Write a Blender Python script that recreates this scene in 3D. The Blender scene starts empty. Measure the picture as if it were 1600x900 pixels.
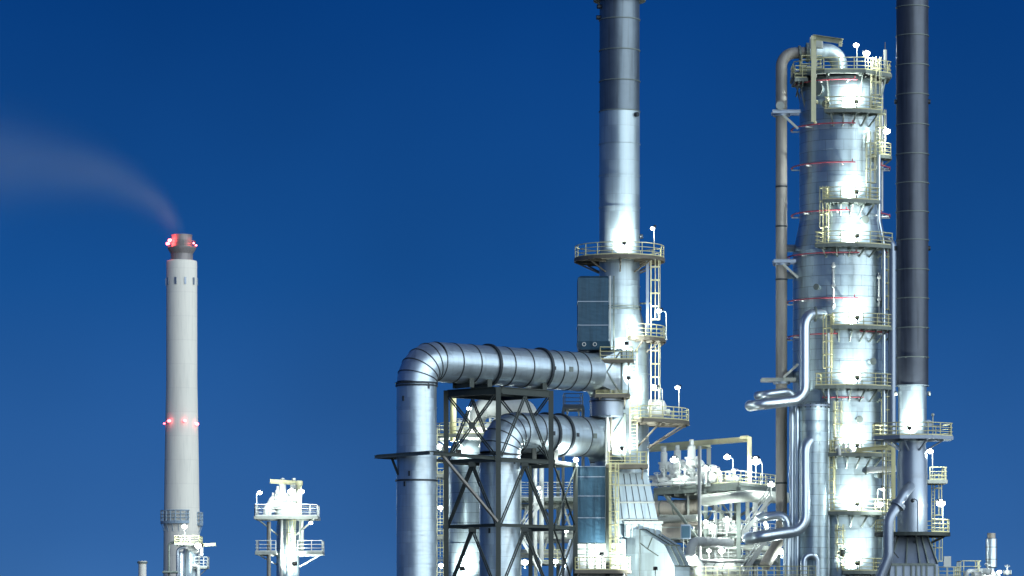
import bpy, math, random
from mathutils import Vector, Matrix
random.seed(7)
SC = bpy.context.scene
COL = SC.collection
R = math.radians
F = 5600.0
def X(px, d): return (px - 800) * d / F
def Z(py, d): return 3 + (1000 - py) * d / F
def P(px, py, d): return Vector((X(px, d), d, Z(py, d)))

# ------------------------------------------------------------------ camera, sky, sun, exposure
cd = bpy.data.cameras.new('camera'); cam = bpy.data.objects.new('camera', cd); COL.objects.link(cam)
cam.location = (0, 0, 3); cam.rotation_euler = (R(90), 0, 0)
cd.sensor_width = 36; cd.lens = 126; cd.shift_y = 0.34375; cd.clip_start = 1; cd.clip_end = 9000
SC.camera = cam
SC.view_settings.view_transform = 'Standard'; SC.view_settings.look = 'None'
SC.view_settings.exposure = 0; SC.view_settings.gamma = 1; SC.view_settings.use_curve_mapping = False
cy = SC.cycles
cy.max_bounces = 5; cy.diffuse_bounces = 3; cy.glossy_bounces = 3; cy.volume_bounces = 0
cy.sample_clamp_indirect = 3; cy.sample_clamp_direct = 0; cy.use_light_tree = True; cy.caustics_reflective = False
cy.volume_step_rate = 2.0
try: cy.use_denoising = True
except Exception: pass

W = bpy.data.worlds.new('World'); SC.world = W; W.use_nodes = True
wn = W.node_tree; wl = wn.links
def wnode(t, **k):
    n = wn.nodes.new(t)
    for a, b in k.items(): setattr(n, a, b)
    return n
SUN_AZ, SUN_EL = R(44), R(2.0)       # afterglow: behind the camera, to the right
tc = wnode('ShaderNodeTexCoord'); sep = wnode('ShaderNodeSeparateXYZ'); wl.new(tc.outputs['Generated'], sep.inputs[0])
ramp = wnode('ShaderNodeValToRGB'); wl.new(sep.outputs['Z'], ramp.inputs[0])
cr = ramp.color_ramp
cr.elements[0].position = 0.0; cr.elements[0].color = (.045, .150, .385, 1)
cr.elements[1].position = 1.0; cr.elements[1].color = (.002, .020, .105, 1)
for p_, c_ in ((.03, (.027, .112, .325)), (.10, (.0075, .073, .268)), (.18, (.0018, .043, .203)), (.45, (.001, .030, .145))):
    e = cr.elements.new(p_); e.color = (*c_, 1)
# a physical twilight sky adds the warm afterglow on the side of the set sun
sky = wnode('ShaderNodeTexSky'); sky.sky_type = 'NISHITA'; sky.sun_disc = False
sky.sun_elevation = SUN_EL; sky.sun_rotation = R(180) - SUN_AZ; sky.ozone_density = 3
dirn = Vector((math.sin(SUN_AZ), -math.cos(SUN_AZ), 0))
dot = wnode('ShaderNodeVectorMath', operation='DOT_PRODUCT'); wl.new(tc.outputs['Generated'], dot.inputs[0]); dot.inputs[1].default_value = dirn
mr = wnode('ShaderNodeMapRange'); wl.new(dot.outputs['Value'], mr.inputs[0]); mr.inputs[1].default_value = .15; mr.inputs[2].default_value = 1; mr.interpolation_type = 'SMOOTHSTEP'
mixs = wnode('ShaderNodeMixRGB', blend_type='MIX')
wl.new(mr.outputs[0], mixs.inputs[0]); mixs.inputs[1].default_value = (0, 0, 0, 1); wl.new(sky.outputs[0], mixs.inputs[2])
sc_ = wnode('ShaderNodeMixRGB', blend_type='MULTIPLY'); sc_.inputs[0].default_value = 1; wl.new(mixs.outputs[0], sc_.inputs[1]); sc_.inputs[2].default_value = (.10, .15, .22, 1)
add = wnode('ShaderNodeMixRGB', blend_type='ADD'); add.inputs[0].default_value = 1
sn = wnode('ShaderNodeTexNoise'); sn.inputs['Scale'].default_value = 7; sn.inputs['Detail'].default_value = 3; wl.new(tc.outputs['Generated'], sn.inputs['Vector'])
smr = wnode('ShaderNodeMapRange'); wl.new(sn.outputs[0], smr.inputs[0]); smr.inputs[1].default_value = .3; smr.inputs[2].default_value = .7; smr.inputs[3].default_value = .92; smr.inputs[4].default_value = 1.14
thin = wnode('ShaderNodeMixRGB', blend_type='MULTIPLY'); thin.inputs[0].default_value = 1; wl.new(ramp.outputs[0], thin.inputs[1]); wl.new(smr.outputs[0], thin.inputs[2])
wl.new(thin.outputs[0], add.inputs[1]); wl.new(sc_.outputs[0], add.inputs[2])
wl.new(add.outputs[0], wn.nodes['Background'].inputs[0]); wn.nodes['Background'].inputs[1].default_value = 1.0

sd = bpy.data.lights.new('afterglow_sun', 'SUN'); so = bpy.data.objects.new('afterglow_sun', sd); COL.objects.link(so)
sd.energy = 4.5; sd.angle = R(90); sd.color = (.86, .98, 1.0)
dv = Vector((dirn.x * math.cos(SUN_EL), dirn.y * math.cos(SUN_EL), math.sin(SUN_EL)))
so.rotation_euler = dv.to_track_quat('Z', 'Y').to_euler(); so.location = (0, 0, 200)

# ------------------------------------------------------------------ materials
def mat(name, base, rough=.5, metal=0., var=.15, scale=.9, streak=0., bump=0., panel=0., seam=0., rvar=.08, pvar=.26):
    m = bpy.data.materials.new(name); m.use_nodes = True
    n = m.node_tree.nodes; l = m.node_tree.links; b = n['Principled BSDF']
    def nd(t, **k):
        q = n.new(t)
        for a, v in k.items(): setattr(q, a, v)
        return q
    def math_(op, a, bb=None, c=None):
        q = nd('ShaderNodeMath', operation=op)
        for i, v in enumerate((a, bb, c)):
            if v is None: continue
            if isinstance(v, (int, float)): q.inputs[i].default_value = v
            else: l.new(v, q.inputs[i])
        return q.outputs[0]
    t = nd('ShaderNodeTexCoord').outputs['Object']
    no = nd('ShaderNodeTexNoise'); no.inputs['Scale'].default_value = scale; no.inputs['Detail'].default_value = 6; no.inputs['Roughness'].default_value = .6
    l.new(t, no.inputs['Vector'])
    val = math_('MULTIPLY_ADD', math_('SUBTRACT', no.outputs[0], .5), 2.4 * var, 1.0)
    if streak:
        mp = nd('ShaderNodeMapping'); mp.inputs['Scale'].default_value = (2.2, 2.2, .12); l.new(t, mp.inputs[0])
        ns = nd('ShaderNodeTexNoise'); ns.inputs['Scale'].default_value = 1.3; ns.inputs['Detail'].default_value = 5; l.new(mp.outputs[0], ns.inputs['Vector'])
        s = math_('MULTIPLY', math_('MAXIMUM', math_('SUBTRACT', ns.outputs[0], .5), 0), streak * 4)
        val = math_('MULTIPLY', val, math_('SUBTRACT', 1, math_('MINIMUM', s, .7)))
    rg = math_('MULTIPLY_ADD', math_('SUBTRACT', no.outputs[0], .5), 2 * rvar, rough)
    if panel:
        sp = nd('ShaderNodeSeparateXYZ'); l.new(t, sp.inputs[0])
        zz = math_('DIVIDE', sp.outputs[2], panel)
        an = math_('MULTIPLY', math_('ARCTAN2', sp.outputs[1], sp.outputs[0]), 2.2)
        iz = math_('FLOOR', zz)
        off = math_('MULTIPLY', iz, .37)
        aa = math_('ADD', an, off)
        cb = nd('ShaderNodeCombineXYZ'); l.new(iz, cb.inputs[0]); l.new(math_('FLOOR', aa), cb.inputs[1])
        wnz = nd('ShaderNodeTexWhiteNoise'); l.new(cb.outputs[0], wnz.inputs[0])
        val = math_('MULTIPLY', val, math_('MULTIPLY_ADD', wnz.outputs['Value'], pvar, 1 - pvar / 2))
        rg = math_('ADD', rg, math_('MULTIPLY_ADD', wnz.outputs['Value'], .12, -.06))
        if seam:
            fz = math_('FRACT', zz); fa = math_('FRACT', aa)
            g = math_('MULTIPLY_ADD', math_('LESS_THAN', fz, .045), -seam, 1)
            g2 = math_('MULTIPLY_ADD', math_('LESS_THAN', fa, .02), -seam * .8, 1)
            val = math_('MULTIPLY', val, math_('MULTIPLY', g, g2))
    mx = nd('ShaderNodeMixRGB', blend_type='MULTIPLY'); mx.inputs[0].default_value = 1; mx.inputs[1].default_value = (*base, 1)
    cbv = nd('ShaderNodeCombineXYZ')
    for i in range(3): l.new(val, cbv.inputs[i])
    l.new(cbv.outputs[0], mx.inputs[2]); l.new(mx.outputs[0], b.inputs['Base Color'])
    l.new(math_('MINIMUM', math_('MAXIMUM', rg, .05), 1.), b.inputs['Roughness']); b.inputs['Metallic'].default_value = metal
    if bump:
        nb = nd('ShaderNodeTexNoise'); nb.inputs['Scale'].default_value = 1.1; nb.inputs['Detail'].default_value = 3
        mp2 = nd('ShaderNodeMapping'); mp2.inputs['Scale'].default_value = (1, 1, 2.6); l.new(t, mp2.inputs[0]); l.new(mp2.outputs[0], nb.inputs['Vector'])
        bp = nd('ShaderNodeBump'); bp.inputs['Strength'].default_value = bump; bp.inputs['Distance'].default_value = .08
        l.new(nb.outputs[0], bp.inputs['Height']); l.new(bp.outputs[0], b.inputs['Normal'])
    return m
def emit(name, col, s):
    m = bpy.data.materials.new(name); m.use_nodes = True; n = m.node_tree.nodes
    b = n['Principled BSDF']; b.inputs['Base Color'].default_value = (.8, .8, .8, 1)
    b.inputs['Emission Color'].default_value = (*col, 1); b.inputs['Emission Strength'].default_value = s
    m.cycles.emission_sampling = 'NONE'
    return m
M = dict(
    duct=mat('duct_cladding', (.56, .66, .72), .41, .82, .10, .5, .16, .22, 1.0, .12),
    clad=mat('column_cladding', (.44, .54, .58), .38, .78, .14, .6, .18, .22, .92, .5),
    stack=mat('stack_cladding', (.44, .53, .57), .43, .72, .12, .5, .22, .10, 1.5, .12),
    sooty=mat('sooty_steel', (.175, .215, .25), .46, .78, .25, .5, .35, .08),
    rusty=mat('brown_oxide_steel', (.090, .104, .130), .46, .6, .3, .5, .4, .08),
    panel=mat('box_cladding_sky_shade', (.030, .085, .135), .46, .35, .25, .35, .35, .35),  # blue sky reflection and shade put into the colour of aluminium cladding
    pipe=mat('bright_pipe_cladding', (.62, .70, .76), .34, .9, .06, .8, .08, .0),
    pipew=mat('pale_pipe_paint', (.62, .63, .60), .5, .1, .12, 1.2, .2),
    pipeg=mat('greige_pipe', (.34, .32, .285), .55, .15, .18, .8, .25),
    blue=mat('blue_grey_pipe', (.28, .33, .40), .38, .6, .12, .8, .1),
    steel=mat('dark_green_steel', (.050, .062, .055), .55, .15, .2, 1.2, .1),
    grey=mat('grey_green_steel', (.19, .225, .205), .55, .2, .18, 1.2, .2),
    pale=mat('pale_steel', (.42, .45, .41), .5, .1, .12, 1.2, .15),
    deck=mat('galvanised_grating', (.24, .26, .25), .6, .3, .25, 3.),
    yellow=mat('pale_yellow_paint', (.68, .645, .35), .5, 0, .10, 2., .1),
    cream=mat('cream_paint', (.70, .68, .42), .5, 0, .10, 2., .1),
    white=mat('white_steel_paint', (.60, .63, .61), .5, 0, .08, 2., .1),
    cap=mat('heat_stained_steel', (.30, .275, .27), .55, .3, .25, .4, .3),
    haze_blue=mat('haze_tinted_steel', (.36, .47, .56), .6, .2, .2, .5, .1),  # pale blue haze of distance put into the steel colour
    red=mat('red_pipe_paint', (.46, .09, .12), .45, 0, .1, 2.),
    concrete=mat('white_concrete', (.90, .86, .75), .75, 0, .06, .06, .12, 0, 6., .05, pvar=.06),
    collar=mat('dark_collar', (.05, .06, .07), .5, .5, .15, 1.),
    black=mat('black_fitting', (.02, .02, .022), .5, .2, .1, 3.),
    tan=mat('tan_shell', (.44, .40, .34), .5, .2, .15, .6, .2),
    brown=mat('weathered_deck_edge', (.16, .145, .115), .65, .1, .25, 1.5),
    ground=mat('gravel_ground', (.11, .105, .10), .9, 0, .3, .2),
    road=mat('asphalt', (.05, .05, .052), .9, 0, .2, .6),
    lamp=emit('lamp_glass', (.93, 1., .97), 14.), redlamp=emit('red_beacon_glass', (1., .08, .10), 9.),
)

# ------------------------------------------------------------------ mesh building
class MB:
    def __init__(s): s.v = []; s.f = []
    def add(s, vs, fs):
        o = len(s.v); s.v += [Vector(p) for p in vs]; s.f += [[i + o for i in f] for f in fs]
    def box(s, c, sz, ax=None):
        c = Vector(c); hx, hy, hz = sz[0] / 2, sz[1] / 2, sz[2] / 2
        ax = ax or (Vector((1, 0, 0)), Vector((0, 1, 0)), Vector((0, 0, 1)))
        vs = [c + ax[0] * (sx * hx) + ax[1] * (sy * hy) + ax[2] * (sz_ * hz) for sx in (-1, 1) for sy in (-1, 1) for sz_ in (-1, 1)]
        s.add(vs, [(0, 1, 3, 2), (4, 6, 7, 5), (0, 4, 5, 1), (2, 3, 7, 6), (0, 2, 6, 4), (1, 5, 7, 3)]); return s
    def bar(s, a, b, w, h=None):
        a, b = Vector(a), Vector(b); h = h or w; d = b - a; L = d.length
        if L < 1e-6: return s
        d /= L; up = Vector((0, 0, 1)) if abs(d.z) < .95 else Vector((0, 1, 0))
        sd_ = d.cross(up).normalized(); up = sd_.cross(d).normalized()
        return s.box((a + b) / 2, (L, w, h), (d, sd_, up))
    def ibeam(s, a, b, w, h):
        a, b = Vector(a), Vector(b); d = (b - a).normalized(); up = Vector((0, 0, 1)) if abs(d.z) < .95 else Vector((0, 1, 0))
        sd_ = d.cross(up).normalized(); up = sd_.cross(d).normalized(); t = h * .12
        for k in (-1, 1): s.bar(a + up * k * (h - t) / 2, b + up * k * (h - t) / 2, w, t)
        return s.bar(a, b, w * .25, h - 2 * t)
    def tube(s, pts, r, seg=8, caps=True):
        pts = [Vector(p) for p in pts]; n = len(pts)
        rs = r if isinstance(r, (list, tuple)) else [r] * n
        tang = []
        for i in range(n):
            a = pts[max(i - 1, 0)]; b = pts[min(i + 1, n - 1)]
            d0 = (pts[i] - a); d1 = (b - pts[i])
            t = (d0.normalized() if d0.length > 1e-9 else Vector()) + (d1.normalized() if d1.length > 1e-9 else Vector())
            tang.append(t.normalized())
        u = Vector((0, 0, 1)) if abs(tang[0].z) < .9 else Vector((0, 1, 0))
        u = (u - tang[0] * u.dot(tang[0])).normalized(); vs = []
        for i in range(n):
            u = (u - tang[i] * u.dot(tang[i])).normalized(); w = tang[i].cross(u)
            k = rs[i]
            for j in range(seg):
                a = 2 * math.pi * j / seg; vs.append(pts[i] + (u * math.cos(a) + w * math.sin(a)) * k)
        fs = [(i * seg + j, i * seg + (j + 1) % seg, (i + 1) * seg + (j + 1) % seg, (i + 1) * seg + j) for i in range(n - 1) for j in range(seg)]
        if caps: fs += [tuple(reversed(range(seg))), tuple((n - 1) * seg + j for j in range(seg))]
        s.add(vs, fs); return s
    def loft(s, ra, rb, caps=True):
        n = len(ra); fs = [(j, (j + 1) % n, n + (j + 1) % n, n + j) for j in range(n)]
        if caps: fs += [tuple(reversed(range(n))), tuple(range(n, 2 * n))]
        s.add(list(ra) + list(rb), fs); return s
    def lathe(s, c, prof, seg=48, a0=0., a1=None, caps=True):
        # prof: list of (r, z); c: (x, y)
        full = a1 is None; m = seg if full else seg + 1; vs = []
        for r, z in prof:
            for j in range(m):
                a = a0 + (2 * math.pi if full else a1 - a0) * j / seg
                vs.append((c[0] + r * math.cos(a), c[1] + r * math.sin(a), z))
        fs = []
        for i in range(len(prof) - 1):
            for j in range(seg):
                k = (j + 1) % m if full else j + 1
                fs.append((i * m + j, i * m + k, (i + 1) * m + k, (i + 1) * m + j))
        if caps and full:
            if prof[0][0] > .01: fs.append(tuple(reversed(range(m))))
            if prof[-1][0] > .01: fs.append(tuple((len(prof) - 1) * m + j for j in range(m)))
        s.add(vs, fs); return s
    def ring(s, c, r, z, w, h, seg=48):           # a band standing proud of a shell
        return s.lathe(c, [(r, z - h / 2), (r + w, z - h / 2), (r + w, z + h / 2), (r, z + h / 2)], seg, caps=False)
    def disc(s, c, n, r, t, seg=32):
        c = Vector(c); n = Vector(n).normalized(); return s.tube([c - n * t / 2, c + n * t / 2], r, seg)
    def hoop(s, c, n, r, w, t, seg=40):            # flat ring round an axis n
        c = Vector(c); n = Vector(n).normalized(); u = n.orthogonal().normalized(); v = n.cross(u); vs = []
        for (rr, k) in ((r, -t / 2), (r + w, -t / 2), (r + w, t / 2), (r, t / 2)):
            for j in range(seg):
                a = 2 * math.pi * j / seg; vs.append(c + n * k + (u * math.cos(a) + v * math.sin(a)) * rr)
        fs = [(i * seg + j, i * seg + (j + 1) % seg, ((i + 1) % 4) * seg + (j + 1) % seg, ((i + 1) % 4) * seg + j) for i in range(4) for j in range(seg)]
        s.add(vs, fs); return s
    def prism(s, poly, z0, z1):                    # poly in xy
        n = len(poly); vs = [(p[0], p[1], z0) for p in poly] + [(p[0], p[1], z1) for p in poly]
        fs = [tuple(reversed(range(n))), tuple(range(n, 2 * n))] + [(i, (i + 1) % n, n + (i + 1) % n, n + i) for i in range(n)]
        s.add(vs, fs); return s
    def extrude(s, poly, off):
        off = Vector(off); a = [Vector(p) for p in poly]; return s.loft(a, [p + off for p in a])
    def ball(s, c, r, sc=(1, 1, 1), seg=14, rings=8):
        c = Vector(c); vs = [c + Vector((0, 0, -r * sc[2]))]
        for i in range(1, rings):
            t = math.pi * i / rings
            for j in range(seg):
                a = 2 * math.pi * j / seg; vs.append(c + Vector((r * sc[0] * math.sin(t) * math.cos(a), r * sc[1] * math.sin(t) * math.sin(a), -r * sc[2] * math.cos(t))))
        vs.append(c + Vector((0, 0, r * sc[2]))); N = len(vs) - 1; fs = []
        for j in range(seg): fs.append((0, 1 + (j + 1) % seg, 1 + j)); fs.append((N, N - seg + j, N - seg + (j + 1) % seg))
        for i in range(rings - 2):
            for j in range(seg): fs.append((1 + i * seg + j, 1 + i * seg + (j + 1) % seg, 1 + (i + 1) * seg + (j + 1) % seg, 1 + (i + 1) * seg + j))
        s.add(vs, fs); return s

def T(name, label, cat, loc, group=None, kind=None):
    o = bpy.data.objects.new(name, None); COL.objects.link(o); o.location = loc; o.empty_display_size = .3
    o['label'] = label; o['category'] = cat
    if group: o['group'] = group
    if kind: o['kind'] = kind
    return o
def root_of(o):
    while o.parent: o = o.parent
    return o
def part(name, mb, m, parent, label=None):
    base = Vector(root_of(parent).location)
    me = bpy.data.meshes.new(name); me.from_pydata([p - base for p in mb.v], [], mb.f); me.update()
    import bmesh
    bm = bmesh.new(); bm.from_mesh(me); bmesh.ops.recalc_face_normals(bm, faces=bm.faces); bm.to_mesh(me); bm.free()
    me.polygons.foreach_set('use_smooth', [True] * len(me.polygons)); me.set_sharp_from_angle(angle=R(38))
    me.materials.append(M[m] if isinstance(m, str) else m)
    o = bpy.data.objects.new(name, me); COL.objects.link(o); o.parent = parent
    if label: o['label'] = label
    return o
def fillet(pts, rad, n=6):
    pts = [Vector(p) for p in pts]; out = [pts[0]]
    for i in range(1, len(pts) - 1):
        a, b, c = pts[i - 1], pts[i], pts[i + 1]
        u = (a - b).normalized(); v = (c - b).normalized(); ang = u.angle(v)
        if ang > 3.1: out.append(b); continue
        t = min(rad / math.tan(ang / 2), (a - b).length * .48, (c - b).length * .48); r_ = t * math.tan(ang / 2)
        bis = (u + v).normalized(); cen = b + bis * (r_ / math.sin(ang / 2)); s0 = b + u * t - cen; s1 = b + v * t - cen
        tot = s0.angle(s1); ax = s0.cross(s1).normalized()
        for k in range(n + 1): out.append(cen + Matrix.Rotation(tot * k / n, 3, ax) @ s0)
    out.append(pts[-1]); return out

# ------------------------------------------------------------------ builders of repeated kinds
def rail_mesh(runs, z, h=1.1, r=.036, closed=False, toe=True, step=1.35):
    mb = MB()
    for run in runs:
        q = [Vector((p[0], p[1], 0)) for p in run]
        for k, f in enumerate((1., .66, .34)):
            mb.tube([p + Vector((0, 0, z + h * f)) for p in q], r * (1.15 if k == 0 else .9), 6)
        acc = 0; nxt = 0
        for a, b in zip(q[:-1], q[1:]):
            L = (b - a).length
            while nxt <= acc + L + 1e-6:
                p = a.lerp(b, min(max((nxt - acc) / max(L, 1e-6), 0), 1)); mb.bar(p + Vector((0, 0, z)), p + Vector((0, 0, z + h)), r * 2, r * 2); nxt += step
            if toe and L > .05: mb.bar(a + Vector((0, 0, z + .07)), b + Vector((0, 0, z + .07)), .02, .13)
            acc += L
        mb.bar(q[-1] + Vector((0, 0, z)), q[-1] + Vector((0, 0, z + h)), r * 2, r * 2)
    return mb
def platform(label, poly, z, runs, brackets=(), group=None, railm='yellow', deckm='deck', th=.16, h=1.1, r=.036, name='access_platform', cat='platform', ring=None, edge='grey', step=1.35, legs=False):
    cx = sum(p[0] for p in poly) / len(poly); cy_ = sum(p[1] for p in poly) / len(poly)
    t = T(name, label, cat, (cx, cy_, z - th), group)
    mb = MB()
    if ring: mb.lathe(ring[0], [(ring[1], z - th), (ring[2], z - th), (ring[2], z), (ring[1], z), (ring[1], z - th)], 48, caps=False)
    else: mb.prism(poly, z - th, z)
    part('deck', mb, deckm, t)
    # edge channel
    e = MB(); pts = poly + [poly[0]] if not ring else [(ring[0][0] + (ring[2] + .03) * math.cos(2 * math.pi * i / 40), ring[0][1] + (ring[2] + .03) * math.sin(2 * math.pi * i / 40)) for i in range(41)]
    for a, b in zip(pts[:-1], pts[1:]):
        if (Vector(a) - Vector(b)).length > .05: e.bar((a[0], a[1], z - th * .75), (b[0], b[1], z - th * .75), .06, th * 1.9)
    part('edge_beam', e, edge, t)
    if runs: part('railing', rail_mesh(runs, z, h, r, step=step), railm, t)
    if legs:
        for p in poly: part('leg', MB().bar((p[0] * .98 + cx * .02, p[1] * .98 + cy_ * .02, 0), (p[0] * .98 + cx * .02, p[1] * .98 + cy_ * .02, z - th), .2, .2), edge, t)
    for a, b, drop in brackets:
        k = MB(); a = Vector((a[0], a[1], z - th - .12)); b = Vector((b[0], b[1], z - th - .12))
        k.bar(a, b, .14, .2)
        k.bar(a - Vector((0, 0, drop)), a.lerp(b, .92) - Vector((0, 0, .1)), .12, .12)
        part('bracket', k, edge, t)
    return t
def arc(c, r, a0, a1, n=14): return [(c[0] + r * math.cos(a0 + (a1 - a0) * i / n), c[1] + r * math.sin(a0 + (a1 - a0) * i / n)) for i in range(n + 1)]
def arc_platform(label, c, r0, r1, a0, a1, z, nb=4, drop=1.1, n=12, ends=True, **k):
    o = arc(c, r1, a0, a1, n); i = arc(c, r0, a1, a0, n)
    run = arc(c, r1 - .06, a0, a1, n)
    if ends: run = [i[-1]] + run + [i[0]]
    br = []
    for j in range(nb):
        a = a0 + (a1 - a0) * (j + .5) / nb
        br.append(((c[0] + r0 * math.cos(a), c[1] + r0 * math.sin(a)), (c[0] + (r1 - .1) * math.cos(a), c[1] + (r1 - .1) * math.sin(a)), drop))
    return platform(label, o + i, z, [run], br, **k)
def ladder(label, x, y, z0, z1, ang, cage=True, m='yellow', group='caged access ladders', w=.5, solid=False):
    t = T('caged_ladder' if cage else 'access_ladder', label, 'ladder', (x, y, z0), group)
    o = Vector((math.cos(ang), math.sin(ang), 0)); s = Vector((-o.y, o.x, 0)); b = Vector((x, y, 0))
    st = MB()
    for k in (-1, 1): st.bar(b + s * k * w / 2 + Vector((0, 0, z0)), b + s * k * w / 2 + Vector((0, 0, z1)), .09, .09)
    rg = st; z = z0 + .25
    while z < z1 - .05: rg.tube([b - s * w / 2 + Vector((0, 0, z)), b + s * w / 2 + Vector((0, 0, z))], .022, 5); z += .3
    part('ladder_frame', rg, m, t)
    if cage:
        cg = MB(); zc = z0 + min(1.6, (z1 - z0) * .3); hoops = []
        z = zc; R_ = .42; cen = b + o * .38
        def hp(a): return cen + (o * math.cos(a) + s * math.sin(a)) * R_
        while z <= z1 + .01:
            pts = [b + s * w / 2 + Vector((0, 0, z))] + [hp(a) + Vector((0, 0, z)) for a in [R(110 - 220 * i / 10) for i in range(11)]] + [b - s * w / 2 + Vector((0, 0, z))]
            for p, q in zip(pts[:-1], pts[1:]): cg.bar(p, q, .035, .075)
            z += 1.15
        for a in (-90, -45, 0, 45, 90):
            p = hp(R(a)); cg.bar(p + Vector((0, 0, zc)), p + Vector((0, 0, z1)), .05, .05)
        part('safety_cage', cg, m, t)
    return t
LAMPC = (.90, 1.0, .96); POLE_GAIN, WALL_GAIN = .30, 1.5
def floodlight(label, base, h, aim, power, size=1., spot=None, polem='pale', lens='lamp', group='pole floodlights', arm=None, name='floodlight', light=True, tube_r=.045):
    base = Vector(base); t = T(name, label, 'floodlight', base, group); top = base + Vector((0, 0, h)); a = Vector(aim).normalized()
    pm = MB()
    if arm:
        arm = Vector(arm); pm.tube(fillet([base, top, top + arm], .25, 4), tube_r, 6); top = top + arm
    else: pm.tube([base, top], tube_r, 6)
    pm.box(base + Vector((0, 0, .03)), (.2, .2, .06))
    part('pole', pm, polem, t)
    up = Vector((0, 0, 1)); s = a.cross(up)
    s = s.normalized() if s.length > .05 else Vector((1, 0, 0)); u = s.cross(a).normalized(); k = size
    hd = MB(); c = top + Vector((0, 0, .12 * k)); q = 1.0 if spot else .5
    f = [c + a * .16 * k + s * sx * .34 * k * q + u * sy * .24 * k * q for sx, sy in ((-1, -1), (1, -1), (1, 1), (-1, 1))]
    b_ = [c - a * .2 * k + s * sx * .18 * k * q + u * sy * .13 * k * q for sx, sy in ((-1, -1), (1, -1), (1, 1), (-1, 1))]
    hd.loft(b_, f); hd.box(c + a * .26 * k + u * .25 * k * q, (.2 * k, .7 * k * q, .03 * k), (a, s, u)); part('lamp_head', hd, 'black' if spot else 'collar', t)
    ln = MB()
    c2 = c + a * .22 * k
    ln.ball(c2, .17 * k if lens == 'lamp' else .27 * k, (1.15, .9, .9), 18, 12) if not spot else ln.disc(c + a * .17 * k, a, .22 * k, .03 * k, 16)
    lo = part('lens', ln, lens, t)
    if light and power:
        ld = bpy.data.lights.new('lamp_light', 'SPOT' if spot else 'POINT'); lobj = bpy.data.objects.new('lamp_light', ld); COL.objects.link(lobj)
        ld.energy = power * (POLE_GAIN if not spot else WALL_GAIN) if lens == 'lamp' else power; ld.color = LAMPC if lens == 'lamp' else (1, .08, .08); ld.shadow_soft_size = .12 * k
        lobj.parent = t; lobj.location = (c + a * (.34 if spot else .85) * k) - base
        if spot: ld.spot_size = R(spot); ld.spot_blend = .5; lobj.rotation_euler = a.to_track_quat('-Z', 'Y').to_euler()
    return t
def pipe(label, pts, r, m='pipe', bend=None, group=None, flanges=(), name='process_pipe', seg=16, n=6, collars=None):
    pts = [Vector(p) for p in pts]; t = T(name, label, 'pipe', pts[0], group)
    path = fillet(pts, bend or r * 3, n) if len(pts) > 2 else pts
    part('pipe_run', MB().tube(path, r, seg), m, t)
    for (p, nrm) in flanges: part('flange', MB().disc(p, nrm, r * 1.45, r * .35, seg), 'grey' if m != 'blue' else 'blue', t)
    if collars:
        acc = 0; nx = collars
        for a, b in zip(path[:-1], path[1:]):
            L = (b - a).length
            while nx < acc + L:
                part('joint_band', MB().hoop(a.lerp(b, (nx - acc) / L), b - a, r * .99, r * .05 + .01, .05, seg), m, t); nx += collars
            acc += L
    return t
def steel_frame(name, label, cat, members, m, loc, group=None):
    """members: (part name, [(a, b, w, h), ...])"""
    t = T(name, label, cat, loc, group)
    for nm, seg_ in members:
        for (a, b, w, h) in seg_: part(nm, MB().bar(a, b, w, h), m, t)
    return t
# ==================================================================
# GROUND
g = MB(); g.box((0, 1200, -.15), (6000, 6000, .3)); go = part('ground', g, 'ground', T('ground', 'gravel plant ground reaching the horizon', 'ground', (0, 0, 0), kind='structure')); 
g = MB(); g.box((0, 270, .002), (900, 9, .004)); part('road', g, 'road', T('road', 'asphalt service road crossing in front of the plant', 'road', (0, 270, 0), kind='structure'))

# ==================================================================
# FAR WHITE CHIMNEY
D = 900; s = D / F; c = (X(284, D), D)
t = T('concrete_chimney', 'tall white concrete chimney with dark steel flue top and red warning lights', 'chimney', (c[0], c[1], 0))
part('shaft', MB().lathe(c, [(29.5 * s, 0), (28 * s, Z(820, D)), (26 * s, Z(690, D)), (24.3 * s, Z(600, D)), (23.9 * s, Z(411, D)), (23.4 * s, Z(408, D)), (20 * s, Z(407, D))], 64), 'concrete', t)
part('flue', MB().lathe(c, [(17.2 * s, Z(407.5, D)), (17.2 * s, Z(394, D)), (16 * s, Z(393, D)), (16 * s, Z(369, D)), (16.4 * s, Z(368.5, D)), (16.4 * s, Z(367, D)), (14.5 * s, Z(367, D)), (14.5 * s, Z(372, D))], 48), 'cap', t)
gl = MB(); gl.lathe(c, [(16.5 * s, Z(398, D)), (22 * s, Z(389, D)), (22.3 * s, Z(387, D)), (16.5 * s, Z(387, D))], 40, caps=False)
gal = part('gallery', gl, 'cap', t)
part('railing', rail_mesh([arc(c, 21.5 * s, 0, 2 * math.pi, 40)], Z(387, D), 1.6, .06, step=3.4), 'grey', gal)
for k in range(10):
    a = R(-90 - 18 + 36 * k); sl = MB(); o = Vector((math.cos(a), math.sin(a), 0)); tv = Vector((-o.y, o.x, 0))
    sl.box(Vector((c[0], c[1], Z(440.5, D))) + o * 23.75 * s, (.5, 3 * s, 11 * s), (o, tv, Vector((0, 0, 1)))); part('vent_slot', sl, 'blue', t)
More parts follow.
